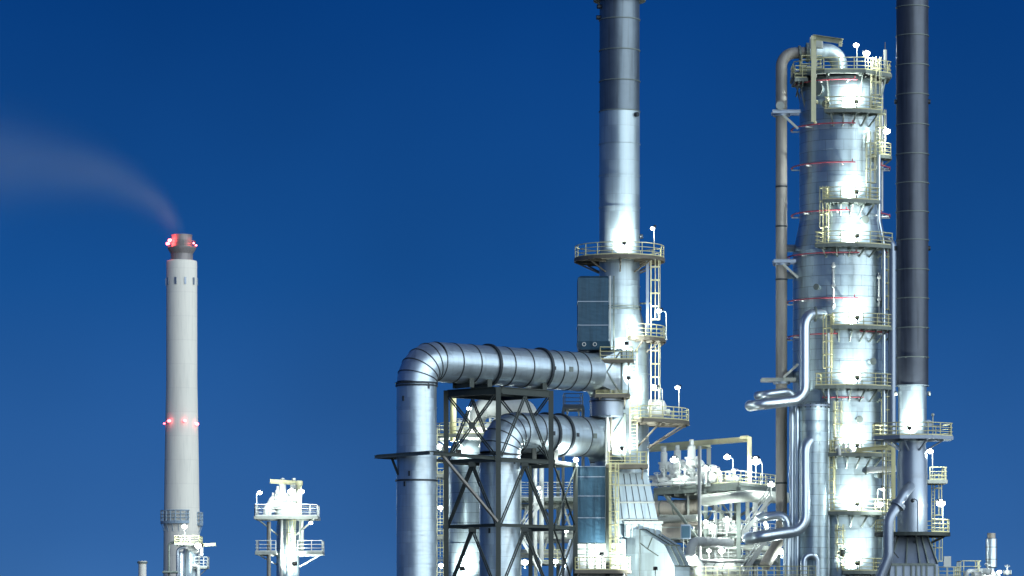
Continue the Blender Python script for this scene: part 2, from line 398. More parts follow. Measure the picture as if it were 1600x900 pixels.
for j, (px, py, on) in enumerate(((266.5, 376.5, 1), (262.5, 381, 1), (303.5, 380.5, .12), (306.5, 383, .12))):
    rr = 21.5 if j != 0 else 18.5
    dx = max(-rr, min(rr, px - 284)); yy = -math.sqrt(max(0, rr * rr - dx * dx)) * s
    floodlight(['upper red beacon glowing beside the dark flue', 'lower red beacon on the gallery edge at the chimney top', 'small red beacon on the gallery, nearer the flue on its unlit side', 'outermost small red beacon on the unlit side of the chimney gallery'][j],
        (X(px, D), D + yy, Z(py, D) - .5), .3, (0, -1, 0), 900 * on, 1.7 if on == 1 else .9, lens='redlamp', group='red beacons on the chimney', name='warning_beacon', polem='rusty')
for j, (px, py) in enumerate(((257.9, 664), (267.3, 661.6), (291, 661.6), (307.5, 666))):
    rr = 26.2; dx = max(-rr, min(rr, px - 284)); yy = -math.sqrt(max(0, rr * rr - dx * dx)) * s
    floodlight(['small red beacon on the very edge of the shaft, first of four halfway up', 'red beacon halfway up the white shaft, second of four', 'red beacon halfway up the white shaft, near its middle', 'brightest red beacon halfway up, on the edge facing the refinery'][j],
        (X(px, D), D + yy - .2, Z(py, D)), .2, (dx * .03, -1, 0), 1.5, [.9, 1.6, 1.5, 1.7][j], lens='redlamp', group='red beacons on the chimney', name='warning_beacon', polem='rusty')
arc_platform('haze-tinted blue-grey gallery wrapped round the foot of the white chimney', c, 27.6 * s, 33 * s, R(178), R(296), Z(815, D), 6, 2.2, railm='haze_blue', deckm='haze_blue', edge='haze_blue', h=2.7, r=.13, th=.35, group='platforms on the far chimney')
arc_platform('short blue-grey gallery on the refinery side of the white chimney', c, 27.6 * s, 33 * s, R(-25), R(40), Z(818, D), 3, 2.2, railm='haze_blue', deckm='haze_blue', edge='haze_blue', h=2.7, r=.13, th=.35, group='platforms on the far chimney')

# STEAM PLUME (a real volume drifting from the flue)
plume = MB()
def pz(u): return 118 * (1 - math.exp(-u / 85.0))
def pr(u): return 18 + .165 * u
us = [-26, 0, 10, 25, 50, 85, 130, 190, 260, 340]
plume.tube([(c[0] + 8 * s - u * s, D, Z(367, D) + (pz(u) * s if u > 0 else u * s * .6)) for u in us], [(pr(u) if u >= 0 else 16) * 2.1 * s for u in us], 20)
ps = part('steam_plume', plume, 'white', T('steam_plume', 'faint grey steam plume drifting away from the white chimney top', 'steam', (c[0], D, Z(367, D)), kind='stuff'))
vm = bpy.data.materials.new('steam'); vm.use_nodes = True; n = vm.node_tree.nodes; l = vm.node_tree.links
n.remove(n['Principled BSDF']); pv = n.new('ShaderNodeVolumeScatter'); l.new(pv.outputs[0], n['Material Output'].inputs['Volume'])
pv.inputs['Color'].default_value = (.72, .88, 1, 1)
def vmath(op, a, b=None, cc=None):
    q = n.new('ShaderNodeMath'); q.operation = op
    for i, v in enumerate((a, b, cc)):
        if v is None: continue
        if isinstance(v, (int, float)): q.inputs[i].default_value = v
        else: l.new(v, q.inputs[i])
    return q.outputs[0]
tco = n.new('ShaderNodeTexCoord'); sx = n.new('ShaderNodeSeparateXYZ'); l.new(tco.outputs['Object'], sx.inputs[0])
u = vmath('MAXIMUM', vmath('ADD', vmath('DIVIDE', sx.outputs[0], -s), 8.0), 0.0)
zc = vmath('MULTIPLY', vmath('SUBTRACT', 1.0, vmath('POWER', math.e, vmath('DIVIDE', u, -85.0))), 118 * s)
rad = vmath('MULTIPLY', vmath('MULTIPLY_ADD', u, .165, 18.0), s)
dz = vmath('SUBTRACT', sx.outputs[2], zc)
r2 = vmath('ADD', vmath('MULTIPLY', dz, dz), vmath('MULTIPLY', sx.outputs[1], sx.outputs[1]))
gq = vmath('POWER', math.e, vmath('MULTIPLY', vmath('DIVIDE', r2, vmath('MULTIPLY', rad, rad)), -1.5))
mp = n.new('ShaderNodeMapping'); mp.inputs['Scale'].default_value = (.035, .1, .1); l.new(tco.outputs['Object'], mp.inputs[0])
nn = n.new('ShaderNodeTexNoise'); nn.inputs['Scale'].default_value = 1.0; nn.inputs['Detail'].default_value = 2; l.new(mp.outputs[0], nn.inputs['Vector'])
den = vmath('MULTIPLY', gq, vmath('MULTIPLY_ADD', nn.outputs[0], .9, .5))
fade = vmath('DIVIDE', vmath('MULTIPLY', vmath('MINIMUM', vmath('DIVIDE', u, 32.0), 1.0), .15), rad)
l.new(vmath('MULTIPLY', den, fade), pv.inputs['Density'])
ps.data.materials.clear(); ps.data.materials.append(vm)

# ==================================================================
# CENTRAL FLUE STACK
D = 315; s = D / F; CS = (X(968, D), D)
def r_(px): return px * s
t = T('flue_stack', 'tall central steel flue stack with sooty upper part and square breeching', 'stack', (CS[0], CS[1], 0))
part('upper_shell', MB().lathe(CS, [(r_(31.2), Z(175.5, D)), (r_(31.2), Z(-70, D))], 64), 'sooty', t, 'soot-darkened upper shell')
part('middle_shell', MB().lathe(CS, [(r_(31.5), Z(482, D)), (r_(31.5), Z(175.5, D))], 64, caps=False), 'stack', t)
part('reducer', MB().lathe(CS, [(r_(46), Z(532, D)), (r_(31.6), Z(482, D))], 64, caps=False), 'stack', t)
part('lower_shell', MB().lathe(CS, [(r_(46), 0), (r_(46), Z(532, D))], 64, caps=False), 'stack', t)
for py in (32, 80, 128, 175, 226, 275, 325, 448): part('stiffener_ring', MB().ring(CS, r_(31), Z(py, D), .09, .07), 'grey' if py < 180 else 'stack', t)
for py in (480, 484): part('flange', MB().ring(CS, r_(31), Z(py, D), .2, .08), 'grey', t)
for py in (585, 640, 692): part('stiffener_ring', MB().ring(CS, r_(45.6), Z(py, D), .08, .08), 'stack', t)
part('crown_ring', MB().ring(CS, r_(31), Z(-1, D), r_(10), .35), 'grey', t)
for dx, py in ((24, 182), (-30, 12), (-31, 28), (31, 370)):
    yy = -math.sqrt(max(0, 31.2 ** 2 - dx * dx)) * s
    p = Vector((CS[0] + dx * s, D + yy, Z(py, D))); nrm = (p - Vector((CS[0], D, p.z)))
    nz = part('nozzle', MB().disc(p + nrm.normalized() * .12, nrm, .2, .35, 16), 'collar', t)
# lower casing: tapered ribbed hood
def rect_ring(x0, x1, y0, y1, z): return [Vector((x0, y0, z)), Vector((x1, y0, z)), Vector((x1, y1, z)), Vector((x0, y1, z))]
t2 = T('stack_hood', 'ribbed pale steel hood widening below the central stack', 'duct', (CS[0], CS[1], 0))
dh0, dh1 = 311.6, 318
hood = MB().loft(rect_ring(X(962, dh0), X(1029, dh0), dh0, dh1, Z(818, dh0)), rect_ring(X(956, dh0), X(1012, dh0), dh0 + .3, dh1, Z(738, dh0)))
part('hood_casing', hood, 'stack', t2)
rb = MB()
for py in (758, 785, 812):
    k = (py - 738) / 80; rb.bar((X(956 + 6 * k, dh0) - .03, dh0 + .3 - .3 * k - .06, Z(py, dh0)), (X(1012 + 17 * k, dh0) + .05, dh0 + .3 - .3 * k - .06, Z(py, dh0)), .1, .14)
part('hood_rib', rb, 'pale', t2); rb = MB()
for i in range(1, 6):
    f = i / 6; rb.bar((X(956 + 56 * f, dh0), dh0 + .26, Z(740, dh0)), (X(962 + 67 * f, dh0), dh0 - .04, Z(817, dh0)), .06, .09)
part('hood_rib', rb, 'collar', t2)  # dark rib colour holds flange edges and the shadow lines beside them
bx = MB().box(((X(976, dh0) + X(1034, dh0)) / 2, 314.6, (Z(840, dh0) + Z(818.3, dh0)) / 2), (X(1034, dh0) - X(976, dh0), 6.2, Z(818.3, dh0) - Z(840, dh0)))
part('plenum_box', bx, 'stack', t2)
rb = MB()
for k in range(7): px = 979 + k * 9; rb.bar((X(px, 311.4), 311.4, Z(839, 311.4)), (X(px, 311.4), 311.4, Z(820, 311.4)), .1, .16)
rb.bar((X(975, 311.4), 311.38, Z(816.5, 311.4)), (X(1036, 311.4), 311.38, Z(816.5, 311.4)), .18, .22)
part('plenum_rib', rb, 'pale', t2)
part('lower_box', MB().box(((X(958, 312) + X(1032, 312)) / 2, 315, Z(842, 312) / 2), (X(1032, 312) - X(958, 312), 6, Z(842, 312))), 'stack', t2)
# sloping rectangular duct, coming forward as it falls
t3 = T('sloping_flue_duct', 'bent rectangular duct sloping down from the foot of the ribbed hood', 'duct', (X(1000, 310), 310, 0))
phi = R(38); uvec = Vector((math.cos(phi), -math.sin(phi), 0)); vvec = Vector((math.sin(phi), math.cos(phi), 0)); o0 = P(996, 900, 311)
def q(px, py): return Vector((o0.x, o0.y, 0)) + uvec * ((px - 996) * .0555 / math.cos(phi)) + Vector((0, 0, Z(py, 310.5)))
prof = [(980, 1052), (980, 827), (1000, 827), (1037, 852), (1052, 885), (1054, 1052)]
part('duct_body', MB().extrude([q(*p) for p in prof], vvec * 2.3), 'stack', t3)
ln = MB()
for k in (.75, 1.55):
    for a, b in zip(prof[2:4], prof[3:5]):
        ln.bar(q(*a) + vvec * k + Vector((.03, 0, .03)), q(*b) + vvec * k + Vector((.03, 0, .03)), .08, .07)
for a, b in (((1000, 827), (1000, 1000)), ((1019, 840), (1012, 858)), ((1012, 858), (1000, 848)), ((1012, 858), (1028, 869))):
    ln.bar(q(*a) - vvec * .04, q(*b) - vvec * .04, .06, .08)
for a in prof[2:5]: ln.bar(q(*a) - vvec * .05 + uvec * .02, q(*a) + vvec * 2.35 + uvec * .02, .1, .1)
part('rib_and_shadow_line', ln, 'steel', t3)  # dark bars draw the panel edges together with their shadow lines
# box dampers hung left of the stack
def damper(label, px0, px1, py0, py1, d0, d1, seams, flange):
    t = T('flue_damper_box', label, 'duct', ((X(px0, d0) + X(px1, d0)) / 2, (d0 + d1) / 2, Z(py1, d0)), 'clad breeching boxes with painted-in sky shade')
    x0, x1, z0, z1 = X(px0, d0), X(px1, d0), Z(py1, d0), Z(py0, d0)
    part('casing', MB().box(((x0 + x1) / 2, (d0 + d1) / 2, (z0 + z1) / 2), (x1 - x0, d1 - d0, z1 - z0)), 'panel', t)
    e = MB()
    for py in seams: z = Z(py, d0); e.box(((x0 + x1) / 2, (d0 + d1) / 2, z), (x1 - x0 + .08, d1 - d0 + .08, .07))
    part('seam_strip', e, 'blue', t)
    if flange:
        part('bottom_flange', MB().loft(rect_ring(x0 + .1, x1 + .2, d0 + .1, d1, Z(py1 + 13, d0)), rect_ring(x0 - .05, x1 + .1, d0 - .06, d1, z0 - .005)), 'panel', t)
        for f in (.2, .55): part('lifting_lug', MB().hoop((x0 + (x1 - x0) * f, d0 - .06, Z(py1 + 5, d0)), (0, 1, 0), .12, .06, .06, 12), 'white', t)
        part('top_cap', MB().loft(rect_ring(x0, x1, d0, d1, z1 + .005), rect_ring(x0 + .25, x1 - .05, d0 + .25, d1 - .2, z1 + .18)), 'panel', t)
    return t
tb = damper('clad rectangular box with painted-in blue sky shade beside the shaft above the upper horizontal duct', 903, 951, 434, 533, 310.2, 314.3, (471, 508), True)
for px in (953.5, 959): part('guide_post', MB().bar(P(px, 546, 310.5), P(px, 431, 310.5), .14, .14), 'white' if px < 955 else 'grey', tb)
tb = damper('clad rectangular box with painted-in blue sky shade standing under the lower horizontal duct', 902, 945.5, 728, 848, 309.6, 313.6, (728.8, 745, 775, 809), False)
part('corner_post', MB().bar(P(949.5, 1050, 309.4), P(949.5, 728, 309.4), .36, .4), 'steel', tb)
part('support_casing', MB().box(((X(903, 309.8) + X(975, 309.8)) / 2, 312, Z(849.5, 309.8) / 2), (X(975, 309.8) - X(903, 309.8), 3.8, Z(849.5, 309.8))), 'white', tb)
e = MB()
for py in (858, 866): e.box(((X(903, 309.8) + X(975, 309.8)) / 2, 310.07, Z(py, 309.8)), (X(975, 309.8) - X(903, 309.8), .1, .12))
for px in (918, 930, 944): e.box((X(px, 309.8), 310.05, Z(870, 309.8)), (.1, .08, 2.4))
part('casing_rib', e, 'grey', tb)

# ---------------------------------------------- the two exhaust ducts
def duct(label, a_px, a_d, zc_, b_px, b_py, b_d, r, bend, rings, bigs, vrings, saddles, plates=(), ports=()):
    A = Vector((X(a_px, a_d), a_d, 0)); B = P(b_px, b_py, b_d); top = Vector((A.x, A.y, zc_)); B.z = zc_
    hd = (B - top).normalized(); t = T('exhaust_duct', label, 'duct', A, 'round exhaust ducts')
    p0 = top - Vector((0, 0, bend)); p1 = top + hd * bend
    part('riser', MB().tube([A, p0], r, 48, False), 'duct', t)
    # mitred elbow: 5 gores with a raised seam between each
    cen = p0 + hd * bend; pts = [p0]; nseg = 5; seams = []
    for k in range(nseg + 1):
        a = math.pi / 2 * k / nseg
        pts.append(cen - hd * bend * math.cos(a) + Vector((0, 0, bend * math.sin(a)))); seams.append((pts[-1], Vector((0, 0, 1)) * math.cos(a) + hd * math.sin(a)))
    elb = part('elbow', MB().tube(pts[1:], r, 48, False), 'duct', t)
    for p, nrm in seams[1:]: part('elbow_seam', MB().hoop(p, nrm, r * .985, r * .035, .09), 'collar', elb)
    part('crossover', MB().tube([p1, B], r, 48, False), 'duct', t)
    def at_px(px):
        # point on the duct axis whose picture column is px
        k = (px - 800) / F; tt = (k * top.y - top.x) / (hd.x - k * hd.y); return top + hd * tt
    for px in rings: part('joint_ring', MB().hoop(at_px(px), hd, r * .99, .06, .10), 'collar', t)
    for px in bigs: part('support_ring', MB().hoop(at_px(px), hd, r * .99, .20, .24), 'collar', t)
    for py, w in vrings: part('riser_ring', MB().ring((A.x, A.y), r * .99, Z(py, a_d), w, .09 if w < .1 else .14), 'duct' if w < .1 else 'collar', t)
    sdv = Vector((-hd.y, hd.x, 0))
    for px, zb in saddles:
        c_ = at_px(px); sd_ = part('saddle', MB().bar(Vector((c_.x, c_.y, zb)) , Vector((c_.x, c_.y, zc_ - r * .8)), .1, .1), 'steel', t)
        sm = MB()
        for k in (-1, 1): sm.box(Vector((c_.x, c_.y, (zb + zc_ - r * .62) / 2)) + sdv * k * r * .62, (.5, .12, zc_ - r * .62 - zb), (hd, sdv, Vector((0, 0, 1))))
        sm.box(Vector((c_.x, c_.y, (zb + zc_ - r * .97) / 2)), (.14, r * 1.24, zc_ - r * .97 - zb), (hd, sdv, Vector((0, 0, 1))))
        part('saddle_plate', sm, 'steel', sd_)
    fr = Vector((0, 0, 1)).cross(hd); fr = fr if fr.y < 0 else -fr
    for px, m_, w_ in plates:
        c_ = at_px(px) + fr * r; part('nameplate', MB().box(c_ + fr * .02, (w_, .05, w_), (hd, fr, Vector((0, 0, 1)))), m_, t)
    for py, k_ in ports:
        a_ = R(-90 + k_); c_ = Vector((A.x + r * math.cos(a_), A.y + r * math.sin(a_), Z(py, a_d))); part('inspection_port', MB().box(c_, (.1, .16, .42), (Vector((math.cos(a_), math.sin(a_), 0)), Vector((-math.sin(a_), math.cos(a_), 0)), Vector((0, 0, 1)))), 'collar', t)
    # square transition into the stack breeching
    ra = []; rb_ = []; n = 48; hs = r * 1.18
    for j in range(n):
        a = 2 * math.pi * j / n; ca, sa = math.cos(a), math.sin(a); ra.append(B + (sdv * ca + Vector((0, 0, sa))) * r)
        m_ = max(abs(ca), abs(sa)); rb_.append(B + hd * 1.5 + (sdv * ca / m_ + Vector((0, 0, sa / m_))) * hs)
    part('square_transition', MB().loft(ra, rb_), 'duct', t)
    eb = MB(); cn = [B + hd * 1.52 + sdv * i * hs + Vector((0, 0, j * hs)) for i, j in ((-1, -1), (1, -1), (1, 1), (-1, 1))]
    mid = B - sdv * 0 + hd * .0
    for i in (0, 3): eb.bar(B + hd * .05 - sdv * r * 1.0 , cn[i], .1, .1)
    for i in range(4): eb.bar(cn[i], cn[(i + 1) % 4], .16, .16)
    part('transition_edge', eb, 'grey', t)
    bb = MB().box(B + hd * 2.3, (1.5, hs * 1.98, hs * 1.98), (hd, sdv, Vector((0, 0, 1)))); part('breeching', bb, 'stack', t)
    return at_px
Z1 = 26.15
at1 = duct('outermost round duct rising alone, then bending over the dark frame to the stack', 651, 297, Z1, 927, 584, 310.4, 31.3 * 297 / F, 1.98,
     (705, 733, 786, 815, 862, 883, 904), (762, 843), ((599, .12), (603, .12), (637, .05), (677, .05), (707, .05), (751, .14), (795, .05), (837, .05), (880, .05)), ((724, 24.12), (752, 24.12), (838, 24.12)), ((872, 'grey', .42), (846, 'collar', .3), (764, 'white', .3)), ((624, -40), (605, 38), (757, -35), (741, -20)))
Z2d = 20.6
at2 = duct('inner round duct rising inside the dark frame and bending to the lower stack breeching', 781, 303, Z2d, 931, 688, 311.6, 32 * 303 / F, 1.95,
     (832, 903), (852, 873), ((711, .14), (754, .05), (796, .05), (838, .05), (880, .05)), ((820, 18.15), (854, 18.15)), ((907, 'grey', .42), (880, 'collar', .32), (842, 'collar', .36)), ((722, 45), (830, -30)))

# ---------------------------------------------- dark support frame
Cx, Cy = X(779, 303.5), 303.5; hd_ = 4.44
cor = {'L': (Cx - hd_, Cy), 'F': (Cx, Cy - hd_), 'R': (Cx + hd_, Cy), 'B': (Cx, Cy + hd_)}
zt, z2, z3, z4 = Z(613, 303.5), Z(722, 303.5), Z(823, 303.5), Z(925, 303.5)
t = T('support_frame', 'dark green braced steel frame carrying the two round ducts', 'steel frame', (Cx, Cy, 0))
V3 = lambda p, z: Vector((p[0], p[1], z))
for k in 'LFRB':
    o = part('post', MB().ibeam(V3(cor[k], 0), V3(cor[k], zt + .15), .42, .42), 'steel', t)
    for z in (z2, z3):
        part('bolt_plate', MB().box(V3(cor[k], z), (.52, .52, .34)), 'steel', o)
for a, b in ('LF', 'FR', 'RB', 'BL'):
    A, B = cor[a], cor[b]; m = ((A[0] + B[0]) / 2, (A[1] + B[1]) / 2)
    def ins(P_, Q_, f=.05): return (P_[0] + (Q_[0] - P_[0]) * f, P_[1] + (Q_[1] - P_[1]) * f)
    A1, B1 = ins(A, B), ins(B, A)
    part('top_beam', MB().ibeam(V3(A1, zt - .12), V3(B1, zt - .12), .34, .62), 'steel', t)
    for z, h in ((z2, .36), (z3, .26), (z4, .26)): part('cross_beam', MB().ibeam(V3(A1, z), V3(B1, z), .22, h), 'steel', t)
    def brace(p, q_):
        p, q_ = Vector(p), Vector(q_); d = (q_ - p).normalized(); n_ = d.cross(Vector((B[0] - A[0], B[1] - A[1], 0)).cross(Vector((0, 0, 1)))).normalized()
        mb = MB()
        for k in (-1, 1): mb.bar(p + n_ * k * .10, q_ + n_ * k * .10, .08, .10)
        L = (q_ - p).length
        for f in (.25, .5, .75): mb.box(p.lerp(q_, f), (.25, .25, .06))
        part('brace', mb, 'steel', t)
    if a + b in ('LF', 'RB'):
        brace(V3(A1, zt - .4), V3(B1, z2 + .3)); brace(V3(B1, zt - .4), V3(A1, z2 + .3))
        part('gusset', MB().box(V3(m, (zt + z2) / 2), (.5, .5, .55)), 'steel', t)
    else:
        brace(V3(m, zt - .5), V3(A1, z2 + .3)); brace(V3(m, zt - .5), V3(B1, z2 + .3))
    for zu, zl in ((z2, z3), (z3, z4)):
        brace(V3(m, zu - .25), V3(A1, zl + .2)); brace(V3(m, zu - .25), V3(B1, zl + .2))
        part('gusset', MB().box(V3(m, zu - .3), (.6, .6, .4)), 'steel', t)
    brace(V3(m, z4 - .25), V3(A1, .3)); brace(V3(m, z4 - .25), V3(B1, .3))
# top cross beams carrying duct saddles
for f in (.3, .7):
    a = Vector((cor['L'][0], cor['L'][1], zt - .02)).lerp(V3(cor['F'], zt - .02), f); b = V3(cor['B'], zt - .02).lerp(V3(cor['R'], zt - .02), f)
    part('cross_beam', MB().ibeam(a, b, .2, .34), 'steel', t)
# extension bay towards the stack
E1 = Vector((X(899, 309), 309, 0)); E2 = Vector((X(829, 312), 312, 0))
t = T('extension_frame', 'dark braced steel bay between the main support frame and the stack', 'steel frame', E1)
part('post', MB().ibeam(E1, E1 + Vector((0, 0, Z(722, 309))), .4, .4), 'steel', t); part('post', MB().ibeam(E2, E2 + Vector((0, 0, Z(722, 309))), .36, .36), 'steel', t)
RC = V3(cor['R'], 0) + Vector((.26, .4, 0))
for z in (z2, z3, z4): part('cross_beam', MB().bar(RC + Vector((0, 0, z)), E1 + Vector((0, 0, z)), .2, .32), 'steel', t); part('cross_beam', MB().bar(E2 + Vector((0, 0, z)), E1 + Vector((0, 0, z)), .2, .3), 'steel', t)
for zu, zl in ((z2, z3), (z3, z4)):
    part('brace', MB().bar(RC + Vector((0, 0, zu - .2)), E1 + Vector((0, 0, zl + .2)), .12, .12), 'steel', t); part('brace', MB().bar(RC + Vector((0.05, -.2, zl + .2)), E1 + Vector((.05, -.2, zu - .2)), .12, .12), 'steel', t)
# guide frame round the outer duct
gz = Z(716, 299.06); Gf = Vector((X(672, 290.6), 290.6, gz)); Gl = Vector((X(586, 297), 297, gz)); Fp = V3(cor['F'], gz) + Vector((-.3, -.1, 0)); Lp = V3(cor['L'], gz) + Vector((-.28, 0, 0))
t = T('duct_guide_frame', 'dark cantilevered guide frame clasping the outer duct halfway up', 'steel frame', (Gf.x, Gf.y, gz))
part('guide_beam', MB().ibeam(Gl, Gf, .24, .26), 'grey', t); part('guide_beam', MB().ibeam(Gf + Vector((.3, .2, 0)), Fp, .24, .3), 'steel', t)
part('guide_beam', MB().ibeam(Gl + Vector((.2, .3, 0)), Lp, .2, .26), 'steel', t)
part('guide_deck', MB().extrude([Gl + Vector((.1, .2, .15)), Gf + Vector((0, .2, .15)), Gf + Vector((.55, .95, .15)), Gl + Vector((.9, .9, .15))], (0, 0, .05)), 'steel', t)
part('strut', MB().bar(Gf.lerp(Fp, .18) + Vector((0, 0, -.1)), V3(cor['F'], z3) + Vector((-.1, -.28, .3)), .2, .2), 'pipeg', t)
part('strut', MB().bar(Gl + Vector((1.4, -.4, -.1)), Vector((X(651, 297) - 1.5, 296.3, gz - 1.5)), .16, .16), 'steel', t)

# ---------------------------------------------- stack platforms
c = CS
rp = 70 * s
platform('round yellow-railed platform encircling the stack above the blue box', arc(c, rp, 0, 2 * math.pi, 30), Z(405, D), [arc(c, rp - .05, 0, 2 * math.pi, 40)],
    [((c[0] + 1.8 * math.cos(a), c[1] + 1.8 * math.sin(a)), (c[0] + (rp - .1) * math.cos(a), c[1] + (rp - .1) * math.sin(a)), .95) for a in [R(-90 + 45 * k) for k in range(8)]],
    group='stack platforms', ring=(c, 31.6 * s, rp), edge='brown', deckm='brown')
arc_platform('small curved landing halfway up the ladder on the outer flank of the stack', c, 46.5 * s, 72 * s, R(-76), R(20), Z(531, D), 3, .9, group='stack platforms', edge='brown', deckm='brown')
arc_platform('broad curved yellow-railed platform jutting from the stack under the bulging duct', c, 46.5 * s, 109 * s, R(-72), R(30), Z(660, D), 3, 2.0, group='stack platforms', edge='brown', deckm='brown')
def rect_platform(label, px0, px1, py, d0, d1, sides='lfr', **k):
    x0, x1 = X(px0, d0), X(px1, d0); run = []
    fl, fr, bl, br = (x0, d0), (x1, d0), (x0, d1), (x1, d1)
    runs = {'lfr': [[bl, fl, fr, br]], 'lf': [[bl, fl, fr]], 'fr': [[fl, fr, br]], 'lfrb': [[bl, fl, fr, br, bl]], 'f': [[fl, fr]]}[sides]
    inset = [[(p[0] + (.06 if p[0] == x0 else -.06), p[1] + (.06 if p[1] == d0 else 0)) for p in r] for r in runs]
    return platform(label, [fl, fr, br, bl], Z(py, d0), inset, [((x0 + .4, d1), (x0 + .4, d0 + .1), .8), ((x1 - .4, d1), (x1 - .4, d0 + .1), .8)], **k)
rect_platform('narrow landing in front of the breeching between the blue box and upper duct', 937, 990, 562, 309.3, 312.2, group='stack platforms', edge='brown', deckm='brown')
rect_platform('thin brown deck without rails above the dark drum between the ducts', 930, 984, 616, 309.6, 312.4, sides='f', group='stack platforms', edge='brown', deckm='brown', h=.35, r=.02)
rect_platform('yellow-railed landing at the foot of the front ladder above the ribbed hood', 948, 1012, 726, 308.9, 311.5, group='stack platforms', edge='brown', deckm='brown')
rect_platform('lowest yellow-railed landing in front of the white casing below the lower blue box', 898, 986, 891, 307.6, 310.0, group='stack platforms', edge='brown', deckm='brown')
rect_platform('short white-railed landing seen between the two horizontal ducts', 880, 912, 634, 320, 324, legs=True, railm='white', group='stack platforms', edge='pale', deckm='pale')
# drum and vertical conduits between the ducts
dc = (X(948, 311), 311.3)
t = T('junction_drum', 'dark squat drum wedged between the two breechings of the stack', 'vessel', (dc[0], dc[1], Z(652, 311)))
part('drum_shell', MB().lathe(dc, [(1.2, Z(652, 311)), (1.45, Z(650, 311)), (1.45, Z(624, 311)), (1.3, Z(621, 311))], 40), 'blue', t); part('drum_rim', MB().ring(dc, 1.43, Z(627, 311), .1, .12), 'collar', t)
for j, (px, py0, py1, r, m, lb) in enumerate(((945, 616, 566, .16, 'brown', 'brown upright conduit under the breeching landing, outermost'), (954, 616, 566, .14, 'blue', 'blue-grey upright conduit under the breeching landing'), (962, 616, 566, .17, 'pipew', 'pale upright conduit under the breeching landing'),
        (948.5, 728, 652, .15, 'pipew', 'white upright conduit beside the lower transition'), (954.5, 728, 652, .12, 'brown', 'brown upright conduit beside the lower transition'))):
    pipe(lb, [P(px, py0, 309.9), P(px, py1, 309.9)], r, m, group='upright conduits on the stack', name='conduit', seg=10)
dc2 = (X(975, 311.5), 311.6)
t = T('sample_pot', 'small pale upright pot hung under the breeching landing', 'vessel', (dc2[0], dc2[1], Z(614, 311.5)))
part('pot_shell', MB().lathe(dc2, [(.2, Z(616, 311)), (.55, Z(611, 311)), (.55, Z(585, 311)), (.35, Z(578, 311)), (.35, Z(570, 311))], 24), 'stack', t); part('pot_flange', MB().ring(dc2, .5, Z(598, 311), .12, .06), 'grey', t)
# bulging duct on the right
t = T('bypass_duct', 'short white horizontal duct bulging from the stack behind the broad platform', 'duct', (CS[0] + 1, D, Z(655, D)))
part('duct_body', MB().tube([(CS[0] + 1.5, D, Z(641, D)), (X(1030, D), D, Z(641, D)), (X(1036, D), D, Z(641, D)), (X(1040, D), D, Z(642, D))], [.95, .95, .85, .45], 24), 'white', t)
part('end_valve', MB().tube([(X(1040, D), D, Z(644, D)), (X(1047, D), D, Z(644, D))], .3, 12), 'pale', t)
# ladders on the stack
ladder('caged ladder dropping from the round stack platform, seen edge-on', X(1017, 313.5), 313.5, Z(530, D), Z(400, D), R(0), m='cream')
ladder('caged ladder from the small curved landing down to the broad platform', X(1017, 313.8), 313.8, Z(660, D), Z(534, D), R(0), m='cream')
ladder('long front ladder climbing the lit shaft between the two breechings', X(990, 310.8), 310.8, Z(726, 310), Z(543, 310), R(-90), m='yellow', cage=False, w=.62)
ladder('caged ladder beside the dark post of the lower blue box', X(958, 308.3), 308.4, Z(891, 308), Z(722, 308), R(-80), m='yellow')
part('standoff', MB().bar(P(1000, 474, 315), P(1017, 474, 313.6), .12, .12), 'cream', bpy.data.objects['caged_ladder'])
part('standoff', MB().bar((X(1017, 313.5) - .3, 313.5, Z(528, D)), (X(1017, 313.5) - .3, 313.5, Z(405, D)), .25, .25), 'blue', bpy.data.objects['caged_ladder'])
# lamps on and round the stack
front = Vector((0, 1, 0))
floodlight('lamp on a thin pole standing on the round stack platform', P(1022, 405, 312.5), 2.7, (-.4, -.35, -.45), 500, 1.0)
floodlight('lamp beside the ladder above the small curved landing', P(1041, 531, 313), 2.5, (-.5, -.6, -.4), 900, 1.15, arm=(-.5, 0, 0))
floodlight('lamp shining onto the stack just above the broad platform', P(1035, 660, 312.3), 3.0, (-.8, -.5, -.2), 1300, 1.25, arm=(-.5, 0, 0))
floodlight('lamp on a pole at the outer edge of the broad stack platform', P(1061, 660, 313.5), 3.0, (-.5, -.7, -.4), 700, 1.15)
floodlight('lamp on the end of the dark extension frame beside the lower blue box', P(902, 728, 308.0), .35, (-.5, -1, .1), 2600, 1.15)
def wall_lamp(label, px, py, d, dist, power, wall_r=None, spot=118, h=1.25, aim=(0, 1, .18)):
    return floodlight(label, P(px, py, d), h, aim, power, .55, spot=spot, group='wall-washing floodlights', polem='grey', name='wall_floodlight')
wall_lamp('dark-backed floodlight on the round platform washing the stack shaft white', 975, 404, 311.6, 0, 1500, aim=(0, 1, .55))
wall_lamp('floodlight on the breeching landing washing the stack reducer', 979, 561, 309.5, 0, 1300, aim=(.1, 1, .5))
wall_lamp('floodlight on the thin brown deck washing the lower shaft', 982, 615, 309.4, 0, 900, aim=(.25, 1, .4))
wall_lamp('floodlight on the landing above the ribbed hood washing the shaft', 972, 725, 309.1, 0, 1800, aim=(0, 1, .75))
wall_lamp('floodlight in front of the sloping duct washing its side', 1024, 905, 304.8, 0, 3800, aim=(.05, 1, .35), h=.8)
wall_lamp('floodlight on the lowest landing washing the white casing', 940, 890, 307.9, 0, 500, aim=(0, 1, .3))
